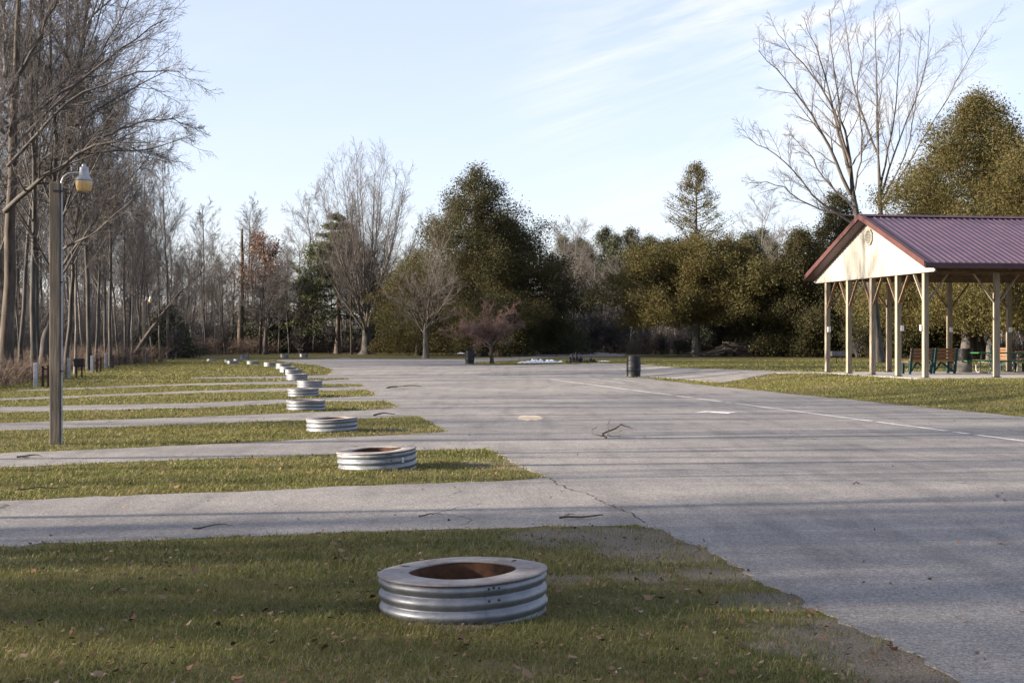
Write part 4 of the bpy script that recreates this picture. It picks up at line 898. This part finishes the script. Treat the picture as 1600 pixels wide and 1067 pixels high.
# ------------------------------------------------------------------ drums
def drum(label, loc, h=.9, r=.295, rz=0, mats='drum'):
    o = thing('trash_barrel', label, 'trash barrel', loc, rz, 'trash barrels')
    pr_ = [(r * .93, 0), (r * .97, .01), (r * .97, .03)]
    for i in range(1, 24):
        z = .03 + (h - .06) * i / 24; rr = r * (.95 + .05 * math.sin(math.pi * i / 24))
        for zc in (.33 * h, .66 * h):
            if abs(z - zc) < .03: rr += .012
        pr_.append((rr, z))
    pr_ += [(r * .96, h - .03), (r * .98, h - .012), (r * .97, h)]
    pr_ += [(r * .92, h), (r * .9, h - .02), (r * .9, h - .3)]
    MB().lathe(pr_, 40).build('barrel_body', M[mats], o)
    MB().disc(r * .9, h - .3, 40).build('barrel_liner', M['bag'], o)
    for a in (-2.2, -.9):
        x, y = r * 1.0 * math.cos(a), r * 1.0 * math.sin(a); MB().box((x, y, h * .34), (.06, .05, .05), None, .01).build('bracket', M['drum_grey' if mats == 'drum' else mats], o)
    return o
drum('nearest black trash barrel at the corner of the lawn before the pavilion', P(990, 588.8), .89, .3)
drum('black trash barrel beside the reddish crabapple', P(734, 568.6), .88, .29)
drum('tiny far black trash barrel at the wood beyond the road', P(937, 550.3), 1.0, .34)
# ------------------------------------------------------------------ snow, rubble, sticks, log, brush
def heap(name, label, cat, px0, px1, py, h, m, seed, rough=.4, group=None):
    a = P(px0, py); b = P(px1, py); g = random.Random(seed); L = b.x - a.x; nx_, ny_ = 34, 9; V = []
    for j in range(ny_):
        for i in range(nx_):
            u = i / (nx_ - 1); v = j / (ny_ - 1); e = (math.sin(math.pi * u) ** .5) * (math.sin(math.pi * v) ** .8) if 0 < i < nx_ - 1 and 0 < j < ny_ - 1 else 0
            V.append(((u - .5) * L + g.uniform(-.06, .06), (v - .5) * 2.2 + g.uniform(-.1, .1), -.02 + e * h * (1 - rough + rough * 2 * g.random() ** 2)))
    Fc = [(j * nx_ + i, j * nx_ + i + 1, (j + 1) * nx_ + i + 1, (j + 1) * nx_ + i) for j in range(ny_ - 1) for i in range(nx_ - 1)]
    o = MB().add(V, Fc).build(name, M[m]); o.location = (a.x + L / 2, a.y, 0); return tag(o, label, cat, group)
heap('snow_bank', 'melting white snow bank on the grass strip beyond the lot', 'snow', 808, 893, 567.5, .26, 'snow', 1, .5)
heap('rubble_heap', 'small heap of broken black asphalt at the end of the snow bank', 'rubble', 884, 918, 567, .5, 'rubble', 2, .8)
heap('rubble_heap', 'smaller black rubble heap right of the main one', 'rubble', 914, 933, 566.8, .3, 'rubble', 3, .8)
heap('snow_patch', 'thin sliver of snow right of the rubble heaps', 'snow', 933, 955, 565, .08, 'snow', 4, .5)
heap('snow_patch', 'small snow patch on the grass left of the cedar trunks', 'snow', 714, 727, 552.5, .14, 'snow', 5, .5)
heap('snow_patch', 'small snow patch on the grass right of the cedar trunks', 'snow', 808, 818, 552, .12, 'snow', 6, .5)
def sticks(name, label, px, py, strs, m='stick', cat='branch'):
    p = P(px, py); k = p.y / F; o = MB()
    for pts, r0, r1 in strs:
        q = [((a - px) * k, -(b) * 1.0, max(c, r0 * .8)) for a, b, c in pts]; rs = [r0 + (r1 - r0) * i / (len(q) - 1) for i in range(len(q))]
        # smooth: one midpoint per span with a little wobble
        q2, r2 = [q[0]], [rs[0]]
        for i in range(len(q) - 1):
            mid = [(q[i][j] + q[i + 1][j]) / 2 + random.uniform(-.012, .012) for j in range(3)]; mid[2] = max(mid[2], r0 * .6); q2 += [tuple(mid), q[i + 1]]; r2 += [(rs[i] + rs[i + 1]) / 2, rs[i + 1]]
        o.tube(q2, r2, 6)
    ob = o.build(name, M[m]); ob.location = (p.x, p.y, .008); return tag(ob, label, cat)
sticks('fallen_branch', 'forked fallen branch lying in the middle of the parking lot', 955, 684,
       [([(945, .35, .02), (940, .1, .06), (952, -.1, .10), (962, -.2, .13), (973, -.4, .19)], .017, .010), ([(973, -.4, .19), (984, -.4, .15), (990, -.4, .12), (998, -.3, .1)], .010, .004), ([(962, -.2, .13), (970, -.1, .1), (980, 0, .08)], .008, .004), ([(945, .3, .03), (938, .2, .04), (926, .1, .06), (925, .0, .13), (933, -.1, .16)], .009, .004), ([(950, 0, .1), (949, .1, .04), (958, .1, .02), (968, .1, .02), (970, 0, .05), (963, -.1, .13)], .008, .004), ([(952, -.1, .1), (951, -.2, .2), (955, -.2, .3)], .008, .003)])
sticks('fallen_stick', 'long dark stick on the nearest paved spur by the worn lawn tip', 905, 813, [([(874, .02, .02), (890, -.05, .02), (910, -.03, .02), (930, -.12, .02), (944, -.15, .025)], .012, .006), ([(890, -.05, .02), (884, -.2, .02), (900, -.25, .02)], .007, .003)])
sticks('fallen_stick', 'thin curved twig on the left of the nearest paved spur', 330, 826, [([(305, .1, .01), (325, 0, .015), (348, -.1, .02), (362, -.05, .015)], .007, .003)])
sticks('fallen_stick', 'short dark twig in the middle of the nearest paved spur', 665, 808, [([(655, .05, .01), (668, 0, .02), (678, -.02, .015)], .008, .004)])
sticks('fallen_stick', 'dark twig lying on the second paved spur at far left', 45, 715, [([(30, .1, .01), (48, 0, .03), (66, 0, .015)], .014, .006), ([(40, .1, .01), (52, .12, .02)], .01, .004)])
sticks('fallen_stick', 'dark stick on the lot right of the third fire ring', 595, 650, [([(585, .2, .02), (600, 0, .06), (615, -.3, .02)], .02, .008)])
sticks('fallen_stick', 'long thin branch on the lot right of the lawn tips', 630, 607, [([(606, .5, .03), (620, 0, .06), (640, -.3, .08), (655, -1, .03)], .025, .01), ([(620, 0, .05), (632, .4, .1)], .015, .006)])
sticks('fallen_stick', 'short dark twig alone on the open lot at right', 1338, 758, [([(1332, .0, .01), (1338, 0, .03), (1345, -.06, .01)], .008, .004)])
sticks('fallen_stick', 'tiny pair of twigs on the lawn strip left of the second fire ring', 60, 768, [([(28, .1, .02), (60, 0, .04), (105, -.1, .03)], .01, .004)])
sticks('fallen_log', 'bleached fallen log at the foot of the left woodland', 300, 549, [([(284, 0, .25), (296, 0, .4), (308, 0, .45), (318, 0, .95)], .2, .06), ([(308, 0, .45), (316, 0, .3)], .1, .05)], 'log', 'log')
g = np.random.default_rng(140); c = at(1190, 128); q = np.zeros((160, 5, 3)); a = g.normal(0, .5, 160); Lb = g.uniform(1.5, 4.5, 160); bx = g.normal(0, 2.6, 160); bz = g.uniform(.1, 1.2, 160) * np.exp(-(bx / 3.2) ** 2)
for s in range(5): f = s / 4; q[:, s, 0] = bx + (f - .5) * Lb * np.cos(a); q[:, s, 1] = g.normal(0, .5, 160) * .3 + (f - .5) * Lb * np.sin(a); q[:, s, 2] = .05 + bz + np.abs(np.sin(f * 3 + bx)) * .3
l2 = child(q, np.full((160, 5), .03), g, 3, .2, 1, (25, 60), .4, 4, .02, .15, .6, .014); v_, f_ = join([tubes(q, np.tile(np.linspace(.045, .018, 5), (160, 1)), 4), tubes(*l2, 3)])
o = obj('brush_pile', mesh_np('brush_pile', v_, [f_], True), M['twig_warm']); o.location = c; tag(o, 'pile of cut pale branches at the wood edge left of the pavilion', 'brush pile')
# ------------------------------------------------------------------ pavilion
SL = .35
pav = thing('pavilion', 'open picnic pavilion with plum metal roof, cream gable and timber posts', 'pavilion', (13.37, 46, SL), math.atan2(.172, .985))
Wd = 8.1; Bay = 2.48; NB = 7; LEN = Bay * NB; HP = 3.42; EZ = 3.67; RZ = 5.58; OX = .5; OY = 1.0; MID = Wd / 2; slope = (RZ - EZ) / (MID + OY)
rz_ = lambda y: RZ - abs(y - MID) * slope
MB().box((LEN / 2, MID, -.2), (LEN + 1.0, Wd + 1.0, .4), None, .02).build('floor_slab', M['concrete'], pav)
for sgn, y0 in ((1, -OY), (-1, Wd + OY)):
    r = MB(); L = LEN + 2 * OX; n = Vector((0, -slope * sgn, 1)).normalized()
    pts = []
    x = -OX
    prof = []                                        # ribbed sheet: profile along x
    while x < LEN + OX - .01:
        prof += [(x, 0), (x + .013, .026), (x + .033, .026), (x + .046, 0)]; x += .225
    prof = [(min(a, LEN + OX), b) for a, b in prof] + [(LEN + OX, 0)]
    V = []
    for a, b in prof: V += [(a, y0, EZ + b * .95), (a, MID - sgn * .0, RZ + b * .95), ]
    r.add(V, [(2 * i, 2 * i + 2, 2 * i + 3, 2 * i + 1) if sgn > 0 else (2 * i, 2 * i + 1, 2 * i + 3, 2 * i + 2) for i in range(len(prof) - 1)])
    r.add([(-OX, y0, EZ - .03), (LEN + OX, y0, EZ - .03), (LEN + OX, MID, RZ - .03), (-OX, MID, RZ - .03)], [(0, 1, 2, 3)])
    r.build('roof_sheet', M['roof'], pav)
    MB().box((LEN / 2, y0 - sgn * .016, EZ - .085), (L + .02, .03, .17)).build('fascia', M['fascia'], pav)
rc = MB(); rc.bar((-OX - .02, MID - .11, RZ + .012), (LEN + OX + .02, MID - .11, RZ + .012), .02, .26, (0, -slope, 1)); rc = MB()
for s in (-1, 1):
    rc.add([(-OX - .03, MID, RZ + .062), (LEN + OX, MID, RZ + .062), (LEN + OX, MID + s * .2, RZ + .05 - slope * .2), (-OX - .03, MID + s * .2, RZ + .05 - slope * .2)], [(0, 1, 2, 3)])
rc.build('ridge_cap', M['fascia'], pav)
for s, ye in ((-1, -OY), (1, Wd + OY)):
    q = MB(); x0, x1 = -OX - .035, -OX - .005
    V = [(x0, ye, EZ + .05), (x0, MID, RZ + .06), (x0, MID, RZ - .12), (x0, ye, EZ - .14), (x1, ye, EZ + .05), (x1, MID, RZ + .06), (x1, MID, RZ - .12), (x1, ye, EZ - .14)]
    q.add(V, [(0, 1, 2, 3), (4, 7, 6, 5), (0, 4, 5, 1), (3, 2, 6, 7), (0, 3, 7, 4), (1, 5, 6, 2)])
    q.add([(x1, ye, EZ + .052), (-OX + .12, ye, EZ + .052), (-OX + .12, MID, RZ + .062), (x1, MID, RZ + .062)], [(0, 1, 2, 3)])
    q.build('rake_trim', M['rake'], pav)
# soffit under the overhang, gable wall of ribbed cream siding
sf = MB()
for s, ye in ((-1, -OY), (1, Wd + OY)): sf.add([(-OX + .002, ye, EZ - .15), (-.1, ye, EZ - .15), (-.1, MID, RZ - .15), (-OX + .002, MID, RZ - .15)], [(0, 1, 2, 3)])
sf.build('soffit', M['fascia'], pav)
gw = MB(); y = -OY + .12; st = .0
ylist = []
while y < Wd + OY - .12:
    for dy, dx in ((0, 0), (.02, .018), (.05, .018), (.07, 0), (.228, 0)): ylist.append((y + dy, dx))
    y += .229
V = []
for yy, dx in ylist: V += [(-.10 - dx, yy, HP + .02), (-.10 - dx, yy, max(HP + .03, rz_(yy) - .16))]
gw.add(V, [(2 * i, 2 * i + 1, 2 * i + 3, 2 * i + 2) for i in range(len(ylist) - 1)])
gw.add([(-.07, -OY + .1, HP + .02), (-.07, Wd + OY - .1, HP + .02), (-.07, MID, RZ - .17)], [(0, 1, 2)])
gwo = gw.build('gable_wall', M['cream'], pav)
MB().box((-.1, MID, HP + .0), (.07, Wd + 2 * OY - .22, .045)).build('gable_trim', M['creamtrim'], pav)
ve = MB(); vm = Matrix.Translation((-.128, MID + .0, 4.83)) @ Matrix.Rotation(-math.pi / 2, 4, 'Y')
ve.lathe([(.30, 0), (.30, .03), (.25, .035), (.25, .0)], 8, vm @ Matrix.Rotation(math.pi / 8, 4, 'Z'), False)
for k in range(9): zz = 4.83 - .22 + k * .055; hw = .24 * math.sqrt(max(0.05, 1 - ((zz - 4.83) / .26) ** 2)); ve.bar((-.14, MID - hw, zz), (-.14, MID + hw, zz), .03, .02, (1, 0, 1))
ve.build('gable_vent', M['creamtrim'], gwo)
# posts
posts = [(0, y) for y in (0, 2.0, 4.05, 6.1, 8.1)] + [(Bay * k, 0) for k in range(1, NB + 1)] + [(Bay * k, Wd) for k in range(1, NB + 1)]
outlet = {(0, 8.1): (.02, -.1), (0, 2.0): (.11, -.05), (0, 0): (-.11, .02), (Bay * 3, Wd): (.0, -.11), (Bay * 2, Wd): (.02, -.11)}
for (x, y) in posts:
    po = MB().box((x, y, HP / 2), (.165, .165, HP), None, .008).build('post', M['postwood'], pav)
    MB().box((x, y, .012), (.24, .24, .024)).build('post_base', M['black_iron'], po)
    if (x, y) in outlet:
        dx, dy = outlet[(x, y)]; MB().box((x + dx, y + dy, 1.62), (.12, .08, .19), None, .01).build('outlet_box', M['white'], po)
    b = MB()
    if x == 0:
        for s in (-1, 1):
            if -.1 < y + s * .7 < Wd + .1: b.bar((x, y + s * .09, HP - .95), (x, y + s * .78, HP - .06), .04, .09, (1, 0, 0))
    if y in (0, Wd):
        for s in (-1, 1):
            if x + s * .7 > -.1: b.bar((x + s * .09, y, HP - .95), (x + s * .78, y, HP - .06), .09, .04, (1, 0, 0))
    if b.v: b.build('knee_brace', M['postwood' if y == 0 else 'beam'], po)
for nm, a, bq in (('header_beam', (-.06, 0, HP + .13), (LEN, 0, HP + .13)), ('header_beam', (-.06, Wd, HP + .13), (LEN, Wd, HP + .13)), ('header_beam', (0, .1, HP + .12), (0, Wd - .1, HP + .12))):
    MB().bar(a, bq, .09, .24).build(nm, M['beam'], pav)
for k in range(1, NB * 2 + 1):
    x = k * Bay / 2; t = MB(); t.bar((x, -.05, HP + .29), (x, Wd + .05, HP + .29), .04, .12)
    t.bar((x, -.9, EZ - .16), (x, MID, RZ - .18), .04, .12); t.bar((x, Wd + .9, EZ - .16), (x, MID, RZ - .18), .04, .12)
    for yy in (2.0, MID, 6.1): t.bar((x, yy, HP + .3), (x, yy, rz_(yy) - .2), .04, .09)
    t.bar((x, 2.0, HP + .3), (x, MID, RZ - .35), .04, .09); t.bar((x, 6.1, HP + .3), (x, MID, RZ - .35), .04, .09); t.build('roof_truss', M['beam'], pav)
for k in (0, 2, 4): MB().box((1.3 + k * 1.6, .9, HP + .19), (1.2, .18, .07), None, .01).build('tube_light', M['white'], pav)
# things under the roof (pavilion coordinates -> world)
def pw(x, y): 
    v = pav.matrix_basis @ Vector((x, y, 0)); return Vector((v.x, v.y, SL))
def on_slab(px, py):
    Z = F * (H_CAM - SL) / (py - YH); return Vector(((px - 800) / F * Z, Z, SL))
def bench(label, loc, rz, L=1.15):
    o = thing('park_bench', label, 'bench', loc, rz, 'benches under the pavilion roof')     # back faces -y
    bk = MB()
    for k in range(4): bk.box((0, .02 + k * .025 * -1, .52 + k * .118), (L, .03, .095), None, .006)
    bk.build('backrest', M['slat'], o); se = MB()
    for k in range(4): se.box((0, .14 + k * .1, .44), (L, .085, .035), None, .006)
    se.build('seat', M['slat'], o)
    for s in (-1, 1):
        f = MB(); x = s * (L / 2 - .05); f.bar((x, .08, 0), (x, -.085, .93), .05, .09, (1, 0, 0)); f.bar((x, .48, 0), (x, .46, .43), .05, .09, (1, 0, 0)); f.bar((x, .04, .4), (x, .52, .4), .05, .07, (1, 0, 0)); f.build('frame', M['teal'], o)
    b2 = MB(); b2.bar((-L / 2 + .08, .1, .08), (-.02, .25, .4), .04, .07); b2.bar((L / 2 - .08, .1, .08), (.02, .25, .4), .04, .07); b2.build('brace', M['teal'], o); return o
bench('brown slatted teal-framed bench, left one of the back-turned pair', on_slab(1440, 584.3), R_(20), 1.0)
bench('brown slatted teal-framed bench, right one of the back-turned pair', on_slab(1477, 583.6), R_(18), .98)
bench('brown bench with its back to the barrel, half hidden under the picnic tables', on_slab(1568, 580), R_(-60), 1.2)
def picnic(label, loc, rz, top, L=2.4):
    o = thing('picnic_table', label, 'picnic table', loc, rz, 'picnic tables under the pavilion roof')
    t = MB()
    for k in range(5): t.box((0, -.3 + k * .15, .75), (L, .14, .04), None, .005)
    t.build('tabletop', M[top], o)
    for s in (-1, 1):
        b = MB()
        for k in range(2): b.box((0, s * (.6 + k * .14), .44), (L, .13, .04), None, .005)
        b.build('seat', M[top], o)
    for s in (-1, 1):
        x = s * (L / 2 - .45); f = MB()
        f.tube([(x, -.72, .41), (x, -.7, .1), (x, -.62, .03), (x, .62, .03), (x, .7, .1), (x, .72, .41)], .024, 8)
        f.tube([(x, -.28, .72), (x, -.45, .03)], .024, 8); f.tube([(x, .28, .72), (x, .45, .03)], .024, 8); f.tube([(x, -.72, .4), (x, .72, .4)], .02, 8); f.tube([(x, 0, .71), (x - s * .5, 0, .42)], .02, 8)
        f.build('pipe_leg', M['pipe'], o)
    return o
c = on_slab(1516, 583.2); picnic('green picnic table with pipe legs, nearest in the pavilion', (c.x + 1.35, c.y + .3, SL), R_(9), 'green')
c = on_slab(1590, 578.5); picnic('red brown picnic table behind the green one', (c.x + 1.0, c.y + .4, SL), R_(9), 'redtop')
p = on_slab(1507, 581.6); o = thing('trash_barrel', 'grey trash barrel lined with a black bag beside the benches under the roof', 'trash barrel', p, 0, 'trash barrels')
MB().lathe([(.26, 0), (.275, .01), (.275, .28), (.287, .295), (.275, .31), (.275, .5)], 32).build('barrel_body', M['drum_grey'], o)
gg = random.Random(3); bl = MB(); prf = [(.279, .42), (.285, .5), (.29, .7), (.288, .86), (.295, .885), (.27, .895), (.25, .86), (.24, .5)]; bl.lathe(prf, 32)
bl.v = [(x * (1 + gg.uniform(-.03, .04)), y * (1 + gg.uniform(-.03, .04)), z + (gg.uniform(-.05, .03) if z < .45 else gg.uniform(-.01, .01))) for x, y, z in bl.v]; bl.build('bag_liner', M['bag'], o); MB().disc(.24, .55, 24).build('trash', M['bag'], o)
# charcoal grill behind the pavilion
p = at(1307, 78); o = thing('charcoal_grill', 'grey box grill on a post on the lawn left of the pavilion', 'grill', p, R_(10)); MB().tube([(0, 0, -.1), (0, 0, .42)], .03, 8).build('pedestal', M['black_iron'], o); MB().tube([(.36, .1, -.1), (.36, .1, .42)], .02, 8).build('pedestal', M['black_iron'], o)
b = MB(); b.box((.05, 0, .44), (.8, .45, .03)); b.box((.05, -.215, .57), (.8, .02, .26)); b.box((.05, .215, .57), (.8, .02, .26)); b.box((-.345, 0, .57), (.02, .41, .26)); b.box((.445, 0, .57), (.02, .41, .26)); b.build('firebox', M['drum_grey'], o)
gr_ = MB()
for k in range(9): gr_.tube([(-.33, -.19 + k * .047, .66), (.43, -.19 + k * .047, .66)], .008, 6)
gr_.build('grate', M['black_iron'], o)
for o in C.objects:
    if 'used' in o: del o['used']
